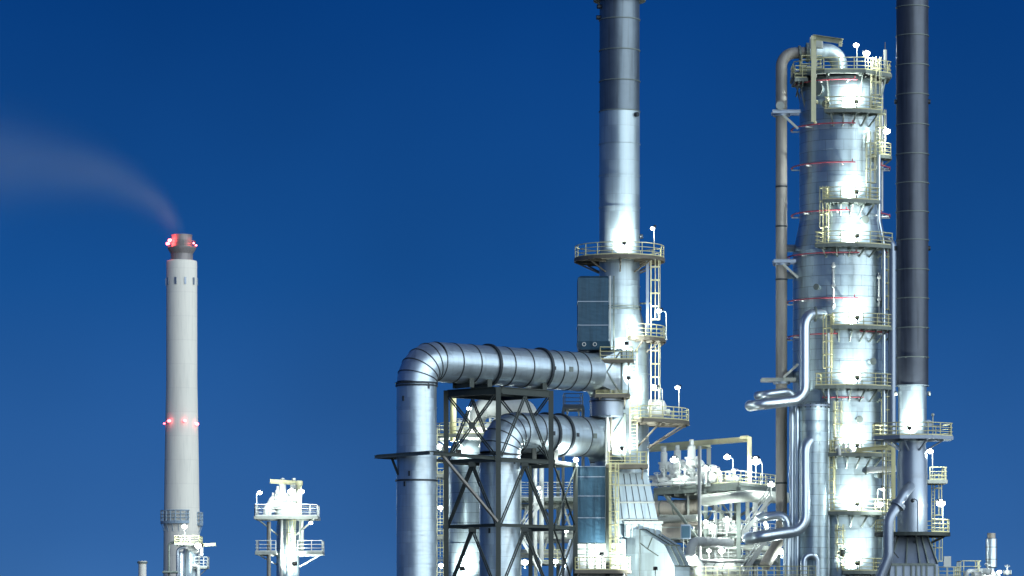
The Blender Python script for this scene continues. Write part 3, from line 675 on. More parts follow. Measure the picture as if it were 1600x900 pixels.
# ==================================================================
# MAIN DISTILLATION COLUMN
D = 318; s = D / F; CC = (X(1313.5, D), D)
RU, RL = 64 * s, 74.5 * s
t = T('distillation_column', 'broad silver distillation column with a cone where it widens, floodlit from its platforms', 'column', (CC[0], CC[1], 0))
part('lower_shell', MB().lathe(CC, [(RL, 0), (RL, Z(396, D))], 72, caps=False), 'clad', t)
part('cone', MB().lathe(CC, [(RL, Z(396, D)), (RU, Z(347, D))], 72, caps=False), 'clad', t)
part('upper_shell', MB().lathe(CC, [(RU, Z(347, D)), (RU, Z(142, D))], 72, caps=False), 'clad', t)
part('top_head', MB().lathe(CC, [(RU, Z(142, D))] + [(RU * math.cos(R(a)), Z(142, D) + RU * .5 * math.sin(R(a))) for a in (12, 24, 36, 48, 60, 72, 82)] + [(.01, Z(142, D) + RU * .5)], 72, caps=False), 'clad', t)
for py in (212, 240, 282, 310, 347, 396, 440, 470, 545, 570, 640, 668, 735, 765, 830, 862):
    part('cladding_band', MB().ring(CC, (RU if py <= 347 else RL) - .02, Z(py, D), .05, .06, 72), 'clad', t)
for j, (dx, py, r) in enumerate(((-38, 148, .5), (-26, 172, .28), (48, 175, .28), (-15, 400, .3), (28, 352, .3), (-40, 455, .22), (55, 480, .25), (40, 570, .25), (-30, 755, .3), (50, 745, .25), (20, 660, .25))):
    rr = RU if py < 347 else RL; yy = -math.sqrt(rr * rr - (dx * s) ** 2); p = Vector((CC[0] + dx * s, D + yy, Z(py, D))); nr = Vector((dx * s, yy, 0)).normalized()
    nz = part('manway' if r > .4 else 'nozzle', MB().disc(p + nr * .15, nr, r, .5, 20), 'clad', t); part('blind_flange', MB().disc(p + nr * .42, nr, r * 1.25, .1, 20), 'grey', nz)
def ang(px, r): return -math.acos(max(-1, min(1, (X(px, D) - CC[0]) / r)))
def col_platform(label, py, x0, x1, rr, wid, nb=5, a0=None, a1=None, **k):
    r1 = rr + wid; a0 = a0 if a0 is not None else ang(x0, r1); a1 = a1 if a1 is not None else ang(x1, r1)
    return arc_platform(label, CC, rr + .06, r1, a0, a1, Z(py, D), nb, 1.0, group='column platforms', edge='grey', **k)
col_platform('column platform below the arching vapour line, under the top deck', 183, 1281, 1374, RU, 1.35)
col_platform('uppermost column platform below the two upper spray rings, above the cone', 322, 1279, 1368, RU, 1.3)
col_platform('column platform at the cone where the shell widens', 391, 1266, 1389, RU, 1.9, 6)
col_platform('column platform level with the upper bent silver pipe', 517, 1291, 1400, RL, 1.35, 6)
col_platform('column platform between two spray rings, beside the foot of the dark stack shell', 609, 1266, 1390, RL, 1.35, 6)
col_platform('column platform crowded with valves and a yellow beam', 713, 1287, 1392, RL, 1.35, 6)
col_platform('column platform with the arched pole lamp at its end', 803, 1266, 1394, RL, 1.4, 6)
col_platform('lowest column platform at the bottom of the view', 894, 1308, 1378, RL, 1.35, 4)
# top deck: eight-sided, overhanging the head
td = [(CC[0] + 76 * s * k / .92 * math.cos(a), CC[1] + 76 * s * k / .92 * math.sin(a)) for a, k in [(R(22.5 + 45 * i), 1.) for i in range(8)]]
platform('eight-sided top deck with railings crowning the column', td, Z(121, D), [[(p[0] * .985 + CC[0] * .015, p[1] * .985 + CC[1] * .015) for p in td + td[:1]]],
    [((CC[0] + RU * .98 * math.cos(R(a)), CC[1] + RU * .98 * math.sin(R(a))), (CC[0] + 74 * s * math.cos(R(a)), CC[1] + 74 * s * math.sin(R(a))), 2.6) for a in (-157, -112, -68, -23, 23, 68, 112, 157)], group='column platforms')
arc_platform('small railed ladder basket under the top deck beside the star-bright lamp', (X(1368, D), CC[1] - RU * .45), .5, 1.25, R(-160), R(40), Z(249, D), 2, .5, group='column platforms')
# red deluge spray rings
for j, (py, dr, a0, a1, lb) in enumerate((
        (203, .75, 185, 282, 'topmost red spray pipe curving round the column below the highest platform'), (263, .72, 185, 282, 'red spray pipe curving round the column above the uppermost front landing'),
        (337, .72, 184, 275, 'red spray pipe curving round the column just above the cone'), (403, .55, 180, 285, 'red spray pipe directly under the cone platform'),
        (473, .62, 182, 283, 'red spray pipe above the elbow of the upper bent silver pipe'), (528, .62, 178, 262, 'red spray pipe passing behind the upper bent silver pipe'), (626, .45, 245, 290, 'short red spray pipe below the platform beside the dark stack foot'),
        (265, .72, 318, 362, 'short red spray arc by the ladder basket on the shaded flank'), (339, .72, 318, 362, 'short red spray arc on the shaded flank just above the cone'), (524, .62, 285, 352, 'red spray pipe on the shaded flank beside the dark stack'), (400, .6, 320, 360, 'short red spray arc on the shaded flank under the cone platform'),
        (122 + 13, .5, 190, 285, 'red spray pipe under the eight-sided top deck'))):
    rr = (RU if py < 350 else RL) + dr; z = Z(py, D)
    a0 = a0 - 26 if a0 < 190 else a0
    pts = [(p[0], p[1], z) for p in arc(CC, rr, R(a0), R(a1), 30)]
    t = T('spray_ring', lb, 'pipe', pts[0], 'red deluge rings on the column'); part('pipe_run', MB().tube(pts, .062, 8), 'red', t)
    for f in (.12, .5, .88):
        a = R(a0 + (a1 - a0) * f); part('bracket', MB().bar((CC[0] + (rr - dr) * math.cos(a), CC[1] + (rr - dr) * math.sin(a), z - .12), (CC[0] + rr * math.cos(a), CC[1] + rr * math.sin(a), z - .12), .12, .1), 'white', t)
    for f in (.03, .97):
        a = R(a0 + (a1 - a0) * f); p = Vector((CC[0] + rr * math.cos(a), CC[1] + rr * math.sin(a), z)); part('spray_nozzle', MB().tube([p, p + Vector((0, 0, .28))], .05, 6), 'red', t)
# column ladders
def col_ladder(label, px, py0, py1, rr, **k):
    a = ang(px, rr + .55); return ladder(label, CC[0] + (rr + .35) * math.cos(a), CC[1] + (rr + .35) * math.sin(a), Z(py0, D), Z(py1, D), a, group='column ladders', **k)
col_ladder('tall caged ladder from the platform under the top deck up past its rail', 1361, 183, 99, RU, m='cream')
col_ladder('caged ladder between ladder basket and highest platform, next to the brightest lamp', 1368, 249, 181, RU + .5, m='cream')
col_ladder('caged ladder down from the basket to the uppermost front landing', 1353, 322, 215, RU, m='cream')
col_ladder('caged ladder between the uppermost front landing and the cone platform', 1283, 391, 300, RU + .1)
col_ladder('caged ladder hanging below the cone platform on the shaded flank', 1378, 517, 391, RL)
col_ladder('caged ladder below the platform with the upper bent silver pipe', 1287, 609, 498, RL)
col_ladder('caged ladder below the spray ring on the shaded flank, behind the stack platform', 1377, 713, 609, RL)
col_ladder('open-topped caged ladder rising to the valve platform', 1302, 713, 632, RL)
col_ladder('caged ladder between the valve platform and the arched lamp platform', 1291, 803, 690, RL)
col_ladder('caged ladder on the column below the arched lamp platform', 1305, 894, 822, RL)
col_ladder('caged ladder behind the pale-blue elbow pipe on the shaded flank', 1384, 894, 803, RL)
# wall-washing lamps on every platform
for j, (py, w, rr, pw) in enumerate(((183, 1.3, RU, 1.15), (322, 1.25, RU, .85), (391, 1.85, RU, 1.3), (517, 1.3, RL, 1), (609, 1.3, RL, .9), (713, 1.3, RL, 1.2), (803, 1.35, RL, 1.35), (894, 1.3, RL, 1.5))):
    lb = ['washing the column head', 'on the uppermost front landing', 'on the cone platform', 'on the platform with the upper bent silver pipe', 'on the platform beside the dark stack foot', 'on the valve platform', 'on the arched lamp platform', 'on the lowest column platform'][j]
    a = ang(1331, rr + w); b = (CC[0] + (rr + w - .12) * math.cos(a), CC[1] + (rr + w - .12) * math.sin(a), Z(py, D))
    floodlight('dark-backed rail floodlight ' + lb, b, .55, (-math.cos(a) - .15, -math.sin(a), .62), 1400 * pw, .6, spot=125, group='rail floodlights on the column', polem='grey', name='wall_floodlight')
floodlight('twin lamp above the top deck, the higher of two', P(1339, 121, 317), 2.75, (-.3, -.8, -.3), 800, 1.3, group='lamps on the column')
floodlight('lamp above the top deck, the lower of two', P(1352, 121, 315), 2.0, (.2, -.8, -.3), 1200, 1.6, group='lamps on the column')
floodlight('star-bright lamp on the ladder basket below the top deck', P(1383, 249, 315.5), 2.3, (.3, -.9, -.2), 1500, 1.6, group='lamps on the column')
floodlight('arched pole lamp at the end of the column platform near the flanged elbow pipe', P(1371, 803, 313.6), 2.2, (.1, -.6, -.7), 500, 1., arm=(.45, 0, 0), group='lamps on the column')
floodlight('low bright lamp on the rail near the flanged elbow pipe', P(1376, 803, 313.4), .6, (-.2, -.9, .1), 900, 1.5, group='lamps on the column')
for px, pt in ((1383, 66), ):
    t = T('lightning_rod', 'upright lightning rod with thick sleeve on the top deck corner', 'rod', P(px, 121, 316)); part('rod', MB().tube([P(px, 121, 316), P(px, pt, 316)], .05, 6), 'collar', t); part('sleeve', MB().tube([P(px, 121, 316), P(px, 78, 316)], .16, 10), 'pale', t)
# jib crane
t = T('jib_crane', 'cream jib crane post and short boom beside the column top', 'crane', P(1271, 188, 313.2))
part('mast', MB().ibeam(P(1271, 190, 313.2), P(1271, 56, 313.2), .42, .42), 'cream', t)
part('boom', MB().ibeam(P(1271, 58, 313.2), P(1316, 64.5, 311.4), .34, .46), 'cream', t); part('hook_block', MB().box(P(1313, 69, 311.5), (.3, .3, .4)), 'cream', t)
part('mast_foot', MB().loft([P(1268, 187, 313.4), P(1274, 187, 313.4), P(1274, 187, 313), P(1268, 187, 313)], [P(1272, 193, 314.2), P(1276, 193, 314.2), P(1276, 192, 314), P(1272, 192, 314)]), 'cream', t)
part('mast_clamp', MB().bar(P(1271, 157, 313.4), P(1277, 160, 315), .2, .3), 'cream', t)
t = T('control_cabinet', 'pale square cabinet hung behind the jib crane boom', 'cabinet', P(1274, 73, 315)); part('cabinet_box', MB().box(P(1275.5, 67, 315), (1.15, .5, .95)), 'white', t); part('cabinet_door', MB().box(P(1275.5, 67, 314.72), (.95, .04, .75)), 'pale', t); part('support_leg', MB().bar(P(1275, 121, 315), P(1275, 74, 315), .12, .12), 'pale', t)
rect_platform('railed valve landing beside the vapour line at the column top', 1242, 1262, 122, 315, 318.5, sides='lfrb', group='column platforms')
rect_platform('small raised landing with cream rails behind the crane mast', 1252, 1285, 106, 316, 318.8, sides='lfrb', group='column platforms', railm='cream')
# overhead vapour line
pv_ = [P(1195, 884, 314), P(1221, 838, 316.5), P(1221, 84, 316.5), P(1262, 82, 317), P(1306, 80, 317.5), P(1311, 128, 317.5)]
t = T('vapour_line', 'tall greige vapour line beside the column, arching over into its top', 'pipe', pv_[0])
part('pipe_run', MB().tube(fillet(pv_[:4], 2.0, 10), [.5] * 99, 24), 'pipeg', t)
part('arch', MB().tube(fillet([P(1262, 82, 317), P(1311, 80, 317.5), P(1311, 128, 317.5)], 2.2, 12), .74, 24), 'stack', t)
part('flange', MB().disc(P(1262, 82, 317), (1, 0, 0), .85, .3), 'grey', t); part('flange', MB().disc(P(1250, 84, 316.8), (1, 0, .1), .72, .2), 'grey', t)
for py in (292, 437, 354, 755): part('joint_band', MB().ring((X(1221, 316.5), 316.5), .49, Z(py, 316.5), .05, .14, 24), 'collar', t)
nz = part('nozzle', MB().disc(P(1219.5, 165, 315.9), (-.1, -1, 0), .42, .5, 24), 'pipeg', t); part('blind_flange', MB().disc(P(1219, 165, 315.6), (-.1, -1, 0), .36, .1, 24), 'pale', nz)
for lb, py, pa in (('blue-grey pipe support bracket high on the vapour line', 176, 1206), ('blue-grey pipe support bracket on the vapour line beside the cone', 409, 1208), ('pale pipe support arm on the vapour line above the bent pipes', 594, 1189)):
    t = T('pipe_support', lb, 'bracket', P(1220, py, 315.8), 'supports of the vapour line')
    for dy in (-.72, .72): part('arm', MB().ibeam(P(pa, py, 316.5) + Vector((0, dy, 0)), (CC[0] - RU - .1 if py < 300 else CC[0] - RL + .1, 316.5 + dy, Z(py, 316.5)), .22, .3), 'blue' if py < 500 else 'pale', t)
    part('clamp', MB().ring((X(1221, 316.5), 316.5), .5, Z(py + 3, 316.5), .25, .35, 24), 'blue', t)
    part('knee_brace', MB().bar(P(1224, py + (4 if py < 500 else -4), 315.6), P(1247, py + (25 if py < 500 else -25), 315.6), .14, .2), 'pale', t)
for lb, py in (('silver nozzle stub between vapour line and column at the cone', 388), ('silver nozzle stub between vapour line and column above the bent pipes', 585), ('silver nozzle stub below the bracket at the cone', 430)):
    pipe(lb, [P(1224, py, 317), P(1243, py, 318)], .33, 'pipe', group='nozzle stubs on the column')
# bent silver pipes in front of the column
pipe('upper bent silver pipe dropping from the column and turning out towards open air', [P(1290, 492, 314.6), P(1257, 489, 312.6), P(1257, 624, 312.3), P(1186, 632.5, 311), P(1172, 634, 312.2), P(1174, 634, 316)], .46, bend=1.35, flanges=((P(1274, 490.8, 313.6), (1, .06, 0)),), group='bent silver pipes', n=9, seg=24, collars=2.2)
pipe('short silver pipe lying just above the outward run of the upper bent pipe', [P(1184, 618, 316), P(1187, 618, 313.5), P(1238, 611, 314.2), P(1240, 640, 314.5)], .37, bend=.8, group='bent silver pipes', n=8, seg=20)
pipe('lower bent silver pipe dropping from the column towards the pipe rack', [P(1290, 689, 313.6), P(1257.5, 684, 311.6), P(1257.5, 828, 311.4), P(1186, 839, 309.8), P(1170, 841, 311), P(1168, 841, 315)], .5, bend=1.5, flanges=((P(1272, 686, 312.5), (1, .06, 0)),), group='bent silver pipes', n=9, seg=24, collars=2.2)
pipe('silver pipe with a downturned end above the lower bent pipe', [P(1188, 808, 315), P(1191, 808, 313), P(1231, 804, 312.6), P(1231, 1020, 312.6)], .4, bend=.9, group='bent silver pipes', n=8, seg=20)
pipe('pale twin riser nearer the vapour line', [P(1237.5, 1050, 312.8), P(1237.5, 645, 312.8), P(1237.5, 632, 314.6)], .26, 'pipe', group='twin risers')
pipe('pale twin riser nearer the column', [P(1245.5, 1050, 312.6), P(1245.5, 638, 312.6), P(1247, 628, 314.6)], .24, 'pipe', group='twin risers')
pipe('silver riser on the shaded flank bending in at the cone', [P(1372, 377, 315.6), P(1394, 375, 314.6), P(1394, 1050, 314.6)], .36, 'blue', bend=1.0, group='risers on the shaded flank')
pipe('slim silver riser on the shaded flank kinking at the cone', [P(1373, 206, 315), P(1373, 345, 315), P(1381, 385, 314.4), P(1381, 1050, 314.4)], .16, 'pipe', bend=.8, group='risers on the shaded flank')
pipe('slim grey conduit up the shaded edge of the column head', [P(1377.5, 330, 317.5), P(1377.5, 128, 317.5)], .14, 'pipew', group='risers on the shaded flank', name='conduit')
pipe('thin pale conduit on the lit edge of the column front', [P(1294.5, 900, 313.2), P(1294.5, 520, 313.2)], .1, 'pipe', name='conduit', group='risers on the column front')
pipe('slim dark conduit beside the cylindrical side vessel', [P(1291, 880, 312.6), P(1291, 640, 312.6)], .1, 'blue', name='conduit', group='risers on the column front')
# level gauges
for lb, px, p0, p1 in (('white level bridle on the column front above the upper bent pipe, brighter strip', 1295, 418, 490), ('white level bridle on the column beside the caged ladder under the cone', 1368, 432, 515)):
    a = ang(px, RL + .25); b = Vector((CC[0] + (RL + .25) * math.cos(a), CC[1] + (RL + .25) * math.sin(a), 0))
    t = T('level_gauge', lb, 'gauge', b + Vector((0, 0, Z(p1, D))), 'level gauges'); part('standpipe', MB().tube([b + Vector((0, 0, Z(p1, D))), b + Vector((0, 0, Z(p0, D)))], .11, 10), 'white', t)
    for f in (.08, .5, .92): z = Z(p1, D) * (1 - f) + Z(p0, D) * f; part('gauge_valve', MB().ball(b + Vector((0, -.1, z)), .2).bar(b + Vector((0, 0, z)), Vector((CC[0], CC[1], 0)).lerp(b, .96) + Vector((0, 0, z)), .1, .1), 'white', t)
# side vessel
vc = (X(1271, 313), 313.0); vr = 23.5 * 313 / F
t = T('side_vessel', 'slim clad side vessel with a flat flanged top hugging the column', 'vessel', (vc[0], vc[1], 0))
part('vessel_shell', MB().lathe(vc, [(vr, 0), (vr, Z(636, 313))], 40), 'clad', t); part('top_flange', MB().lathe(vc, [(vr + .14, Z(636, 313)), (vr + .14, Z(633, 313)), (vr * .6, Z(631.5, 313))], 40), 'blue', t)
for py in (672, 705, 745, 790, 830): part('cladding_band', MB().ring(vc, vr - .02, Z(py, 313), .05, .06, 40), 'clad', t)
for k in range(9): a = R(-165 + 20 * k); part('flange_bolt', MB().tube([(vc[0] + (vr + .07) * math.cos(a), vc[1] + (vr + .07) * math.sin(a), Z(638, 313)), (vc[0] + (vr + .07) * math.cos(a), vc[1] + (vr + .07) * math.sin(a), Z(631, 313))], .05, 6), 'collar', t)
pipe('silver u-bend at the foot of the side vessel', [P(1256, 1020, 311), P(1256, 868, 311), P(1276, 868, 311.3), P(1276, 1020, 311.3)], .3, bend=.75, group='bent silver pipes', n=8, collars=.6)
pipe('white pipe stub crossing the column front between valve and lamp platforms', [P(1352, 735, 313.6), P(1352, 735, 312.6), P(1400, 732, 312.6)], .28, 'white', bend=.4, flanges=((P(1353, 735, 312.6), (1, 0, 0)),))
t = T('lifting_beam', 'yellow lifting beam crossing the valve platform', 'beam', P(1340, 702, 312.4)); part('beam', MB().ibeam(P(1338, 703, 312.4), P(1398, 698, 311.5), .3, .34), 'yellow', t); part('post', MB().ibeam(P(1396, 800, 311.5), P(1396, 696, 311.5), .3, .3), 'yellow', t)
def safety_valve(label, b, h, m='white', group='safety valves', out=(1, 0, 0)):
    b = Vector(b); t = T('safety_valve', label, 'valve', b, group); r = h * .12; o = Vector(out)
    part('valve_body', MB().lathe((b.x, b.y), [(r * 1.5, b.z), (r * 1.5, b.z + h * .06), (r * .8, b.z + h * .08), (r * .9, b.z + h * .2), (r * 1.5, b.z + h * .26), (r * 1.3, b.z + h * .42), (r * 1.7, b.z + h * .44), (r * 1.7, b.z + h * .5)], 16), m, t)
    part('bonnet', MB().lathe((b.x, b.y), [(r, b.z + h * .5), (r * .95, b.z + h * .82), (r * .6, b.z + h * .84), (r * .55, b.z + h)], 16), m, t)
    p = b + Vector((0, 0, h * .34)); part('outlet', MB().tube(fillet([p, p + o * h * .38, p + o * h * .38 - Vector((0, 0, h * .34))], h * .15, 5), r * .9, 12), m, t); part('outlet_flange', MB().disc(p + o * h * .22, o, r * 1.5, .07, 14), m, t)
    return t
for j, (px, py) in enumerate(((1307, 712), (1318, 713), (1326, 711))):
    safety_valve(['squat white valve on the valve platform next to the ladder', 'middle white valve on the valve platform', 'white valve on the valve platform nearest the yellow beam'][j], P(px, py, 313.0), 1.2 + .4 * (j == 0), out=(.3, -1, 0))
t = T('manifold_valve', 'handwheel valve on the column above the lowest platform', 'valve', P(1320, 862, 313)); part('valve_body', MB().bar(P(1309, 864, 313), P(1329, 864, 313), .16, .16).ball(P(1317, 864, 313), .32), 'grey', t); part('handwheel', MB().hoop(P(1317, 858, 312.9), (0, -.3, 1), .26, .06, .05, 16), 'collar', t)

# ==================================================================
# DARK STACK IN FRONT OF THE COLUMN
D = 303; s = D / F; SR = (X(1425.5, D), D)
t = T('dark_stack', 'tall brown-black steel stack standing in front of the distillation column', 'stack', (SR[0], SR[1], 0))
part('upper_shell', MB().lathe(SR, [(25 * s, Z(604, D)), (25 * s, Z(-60, D))], 56, caps=False), 'rusty', t)
part('inner_shell', MB().lathe(SR, [(22.3 * s, Z(692, D)), (22.3 * s, Z(604, D)), (25 * s, Z(603, D))], 56, caps=False), 'stack', t)
part('lower_shell', MB().lathe(SR, [(23.5 * s, Z(838, D)), (23.5 * s, Z(720, D)), (21 * s, Z(697, D)), (21 * s, Z(690, D))], 56, caps=False), 'blue', t)
part('base_casing', MB().loft(rect_ring(X(1388, 302), X(1461, 302), 300.2, 305.8, Z(882, 302)), rect_ring(X(1402, 302), X(1448, 302), 301.6, 304.4, Z(836, 302))), 'blue', t)
part('base_box', MB().box(((X(1388, 302) + X(1461, 302)) / 2, 303, Z(882.3, 302) / 2), (X(1461, 302) - X(1388, 302) + .1, 5.8, Z(882.3, 302))), 'blue', t)
e = MB()
for px in (1388, 1400, 1412, 1424, 1432, 1440, 1448, 1461): e.bar(P(px, 1040, 300.05), P(px, 883, 300.05), .14, .16)
e.bar(P(1388, 882, 300.0), P(1461, 882, 300.0), .16, .2)
for k in (0, .33, .62, .8, 1): e.bar((X(1388, 302) + (X(1461, 302) - X(1388, 302)) * k, 300.1, Z(881, 302)), (X(1402, 302) + (X(1448, 302) - X(1402, 302)) * k, 301.5, Z(838, 302)), .12, .14)
part('casing_rib', e, 'grey', t)
for py in (12, 57, 103, 149, 196, 242, 287, 332, 376, 422, 467, 513, 559, 603): part('joint_ring', MB().ring(SR, 24.9 * s, Z(py, D), .07, .07, 56), 'grey' if py < 600 else 'stack', t)
for py in (744, 790): part('riser_ring', MB().ring(SR, 23.3 * s, Z(py, D), .05, .3, 56), 'blue', t)
for dx in (-25.4, 25.4):
    for py in (159, 388, 615): part('lifting_lug', MB().disc(P(1425.5 + dx * 1.02, py, D), (1, 0, 0), .2, .22, 12), 'collar' if py < 600 else 'pale', t)
td = [(SR[0] + 61 * s * math.cos(R(22.5 + 45 * i)) / .924, SR[1] + 52 * s * math.sin(R(22.5 + 45 * i)) / .924) for i in range(8)]
platform('eight-sided railed platform round the foot of the dark shell', td, Z(683, D), [[(p[0] * .985 + SR[0] * .015, p[1] * .985 + SR[1] * .015) for p in td + td[:1]]],
    [((SR[0] + 21 * s * math.cos(R(a)), SR[1] + 21 * s * math.sin(R(a))), (SR[0] + 50 * s * math.cos(R(a)), SR[1] + 50 * s * math.sin(R(a))), .9) for a in (-158, -112, -68, -22, 60, 120)], group='platforms of the dark stack', edge='blue')
td = arc(SR, 58 * s, 0, 2 * math.pi, 24)
platform('round railed platform low on the dark stack crossed by the flanged elbow pipe', td, Z(833, D), [arc(SR, 57.3 * s, R(-65), R(95), 20), arc(SR, 57.3 * s, R(120), R(235), 14)],
    [((SR[0] + 23 * s * math.cos(R(a)), SR[1] + 23 * s * math.sin(R(a))), (SR[0] + 56 * s * math.cos(R(a)), SR[1] + 56 * s * math.sin(R(a))), .8) for a in (-150, -90, -30, 30)], group='platforms of the dark stack', ring=(SR, 24 * s, 58 * s), edge='steel')
platform('small railed balcony behind the dark stack below its upper platform', [(X(1448, 305), 304), (X(1478, 305), 304), (X(1478, 305), 307.5), (X(1448, 305), 307.5)], Z(751, 305), [[(X(1451, 305), 304.06), (X(1477, 305), 304.06), (X(1477, 305), 307.4)]], group='platforms of the dark stack', edge='pale', railm='cream')
ladder('caged ladder behind the dark stack from its low platform to the balcony', X(1458, 306), 306, Z(833, 306), Z(740, 306), R(-35), m='cream', group='ladders of the dark stack')
ladder('caged ladder below the low platform of the dark stack', X(1459, 306), 306, Z(895, 306), Z(835, 306), R(-35), m='cream', group='ladders of the dark stack')
ladder('cream caged ladder behind the dark stack beside the column', X(1389, 307), 307, Z(833, 307), Z(690, 307), R(-120), m='cream', group='ladders of the dark stack')
floodlight('lamp on a pole by the balcony under the eight-sided platform', P(1457, 751, 304.3), 2.45, (.1, -.9, -.4), 900, 1.35, group='lamps on the dark stack', arm=(-.25, 0, 0))
floodlight('brightest lamp beside the low platform of the dark stack', P(1473, 833, 302), 2.4, (.2, -.9, -.3), 1800, 1.9, group='lamps on the dark stack', arm=(-.3, 0, 0))
wall_lamp('dark-backed floodlight on the eight-sided platform washing the dark stack foot', 1421, 682, 300.3, 0, 2400, aim=(.1, 1, .8), h=.6)
t = T('gooseneck_fitting', 'small gooseneck pipe with a dark lamp on the low platform of the dark stack', 'fitting', P(1434, 833, 300)); part('neck', MB().tube(fillet([P(1434, 833, 300.2), P(1434, 781, 300.2), P(1426, 779, 300.2), P(1426, 782, 300.2)], .3, 5), .06, 8), 'blue', t); part('fitting_head', MB().ball(P(1426, 782, 300.1), .18), 'collar', t)
t = T('instrument_stand', 'thin instrument stand with a blue dial on the eight-sided platform', 'instrument', P(1457.5, 683, 300.8)); part('stand', MB().tube([P(1457.5, 683, 300.8), P(1457.5, 648, 300.8)], .06, 8).ball(P(1457.5, 648, 300.8), .14), 'pale', t); part('dial', MB().disc(P(1451, 662, 300.6), (0, -1, 0), .32, .12, 20), 'blue', t)
pipe('blue-grey elbow pipe with a bulky flange climbing into the dark stack', [P(1352, 960, 299.4), P(1388, 870, 299.4), P(1388, 812, 299.4), P(1415, 768, 300.6), P(1422, 760, 301.8)], .44, 'blue', bend=1.6, flanges=((P(1404, 788, 300.0), (.55, .25, .8)), (P(1402.4, 790.6, 299.95), (.55, .25, .8))), n=8, seg=20)
t = T('pipe_stay', 'dark slanting stay rods beside the flanged elbow pipe', 'brace', P(1392, 880, 300)); part('rod', MB().bar(P(1389, 899, 299.9), P(1399, 838, 299.9), .12, .12), 'collar', t); part('rod', MB().bar(P(1391, 856, 299.8), P(1404, 872, 299.8), .1, .1), 'collar', t)
# ==================================================================
# PROCESS STRUCTURE BETWEEN STACK AND COLUMN
def mem(t, nm, a, b, w, h, m='grey', I=True): return part(nm, (MB().ibeam(a, b, w, h) if I else MB().bar(a, b, w, h)), m, t)
A0 = Vector((X(1022, 343), 343, 0)); B0 = Vector((X(1154, 331), 331, 0)); C0 = Vector((X(1216, 341), 341, 0)); E0 = A0 + C0 - B0
zd = Z(757, 331)
def up(v, z): return Vector((v.x, v.y, z))
t = T('process_structure', 'grey-green steel structure carrying the floodlit pipework left of the column', 'steel frame', (B0.x, B0.y, 0))
mids = [A0.lerp(B0, .62), A0.lerp(B0, .02), B0, C0, E0, E0.lerp(C0, .5)]
for v in mids: mem(t, 'post', up(v, 0), up(v, zd - .25), .38, .38)
for z, h in ((zd - .24, .5), (Z(838, 334), .4), (Z(876, 334), .4), (Z(930, 334), .4)):
    for a, b in ((A0, B0), (B0, C0), (C0, E0), (E0, A0), (A0.lerp(B0, .62), E0.lerp(C0, .62)), (A0.lerp(B0, .3), E0.lerp(C0, .3))): mem(t, 'floor_beam', up(a, z), up(b, z), .24, h)
mem(t, 'brace', P(1041, 776, 336), P(1093, 846, 334), .2, .24, 'grey', False)
for f0, f1, za, zb in ((.62, 1., zd - .5, Z(838, 334)), (.3, .62, Z(838, 334), Z(876, 334)), (.62, 1, Z(876, 334), Z(838, 334))): mem(t, 'brace', up(A0.lerp(B0, f0), za), up(A0.lerp(B0, f1), zb), .14, .16, 'pale', False)
mem(t, 'brace', up(B0, Z(838, 334)), up(C0, zd - .4), .16, .18, 'pale', False); mem(t, 'brace', up(B0, Z(876, 334)), up(C0, Z(838, 334)), .16, .18, 'pale', False); mem(t, 'brace', up(B0, Z(838, 334)), up(C0, Z(876, 334)), .14, .16, 'pale', False)
mem(t, 'brace', up(E0, zd - .4), up(C0, Z(838, 334)), .2, .2, 'pale', False); mem(t, 'brace', up(E0, Z(838, 334)), up(C0, zd - .4), .2, .2, 'pale', False)
poly = [(v.x, v.y) for v in (A0, B0, C0, E0)]
def off(a, b, f): q_ = a.lerp(b, f); return (q_.x, q_.y)
platform('broad top deck of the process structure with its row of relief valves', poly, zd + .18, [[off(A0, B0, .66), off(A0, B0, 1.), off(B0, C0, 1.), off(C0, E0, 1), off(E0, A0, .9)]], group='process structure decks', railm='cream')
platform('middle deck of the process structure', [(p[0], p[1]) for p in (A0.lerp(B0, .45), B0, C0, E0.lerp(C0, .45))], Z(838, 334) + .24, [[off(A0, B0, .66), off(A0, B0, 1.), off(B0, C0, 1.)]], group='process structure decks', railm='white')
platform('low deck of the process structure with dense white pipework', poly, Z(880, 334) + .24, [[off(A0, B0, .5), off(A0, B0, 1.), off(B0, C0, 1.)]], group='process structure decks', railm='white')
platform('front walkway with cream rails along the bottom of the view', [(X(1050, 312), 312), (X(1276, 309), 309), (X(1276, 309), 310.4), (X(1050, 312), 313.4)], Z(905, 310.5), [[(X(1050, 312), 312.06), (X(1275, 309), 309.06)]], group='process structure decks', railm='cream', step=1.0, legs=True)
# gantry above the valves
t = T('lifting_gantry', 'cream lifting gantry spanning above the row of relief valves', 'gantry', P(1172, 757, 336))
g0, g1 = P(1171, 686, 336), P(1008, 699, 350.5); g2 = P(1107, 697, 348); g3 = P(1008, 702.5, 356)
mem(t, 'runway_beam', g0, g1, .3, .5, 'cream'); mem(t, 'runway_beam', g2, g3, .3, .5, 'cream')
for px, d, pt in ((1171, 336, 683), (1107.5, 348, 695), (1037, 347, 697)): mem(t, 'post', P(px, 770, d), P(px, pt, d), .55 if px < 1050 else .4, .5, 'cream' if px > 1150 else 'pale')
mem(t, 'cross_tie', g2 + Vector((.2, 0, 0)), P(1090, 692.5, 343), .24, .3, 'cream'); mem(t, 'end_bracket', P(1158, 684, 336.3), P(1169, 683, 336), .5, .3, 'cream', False)
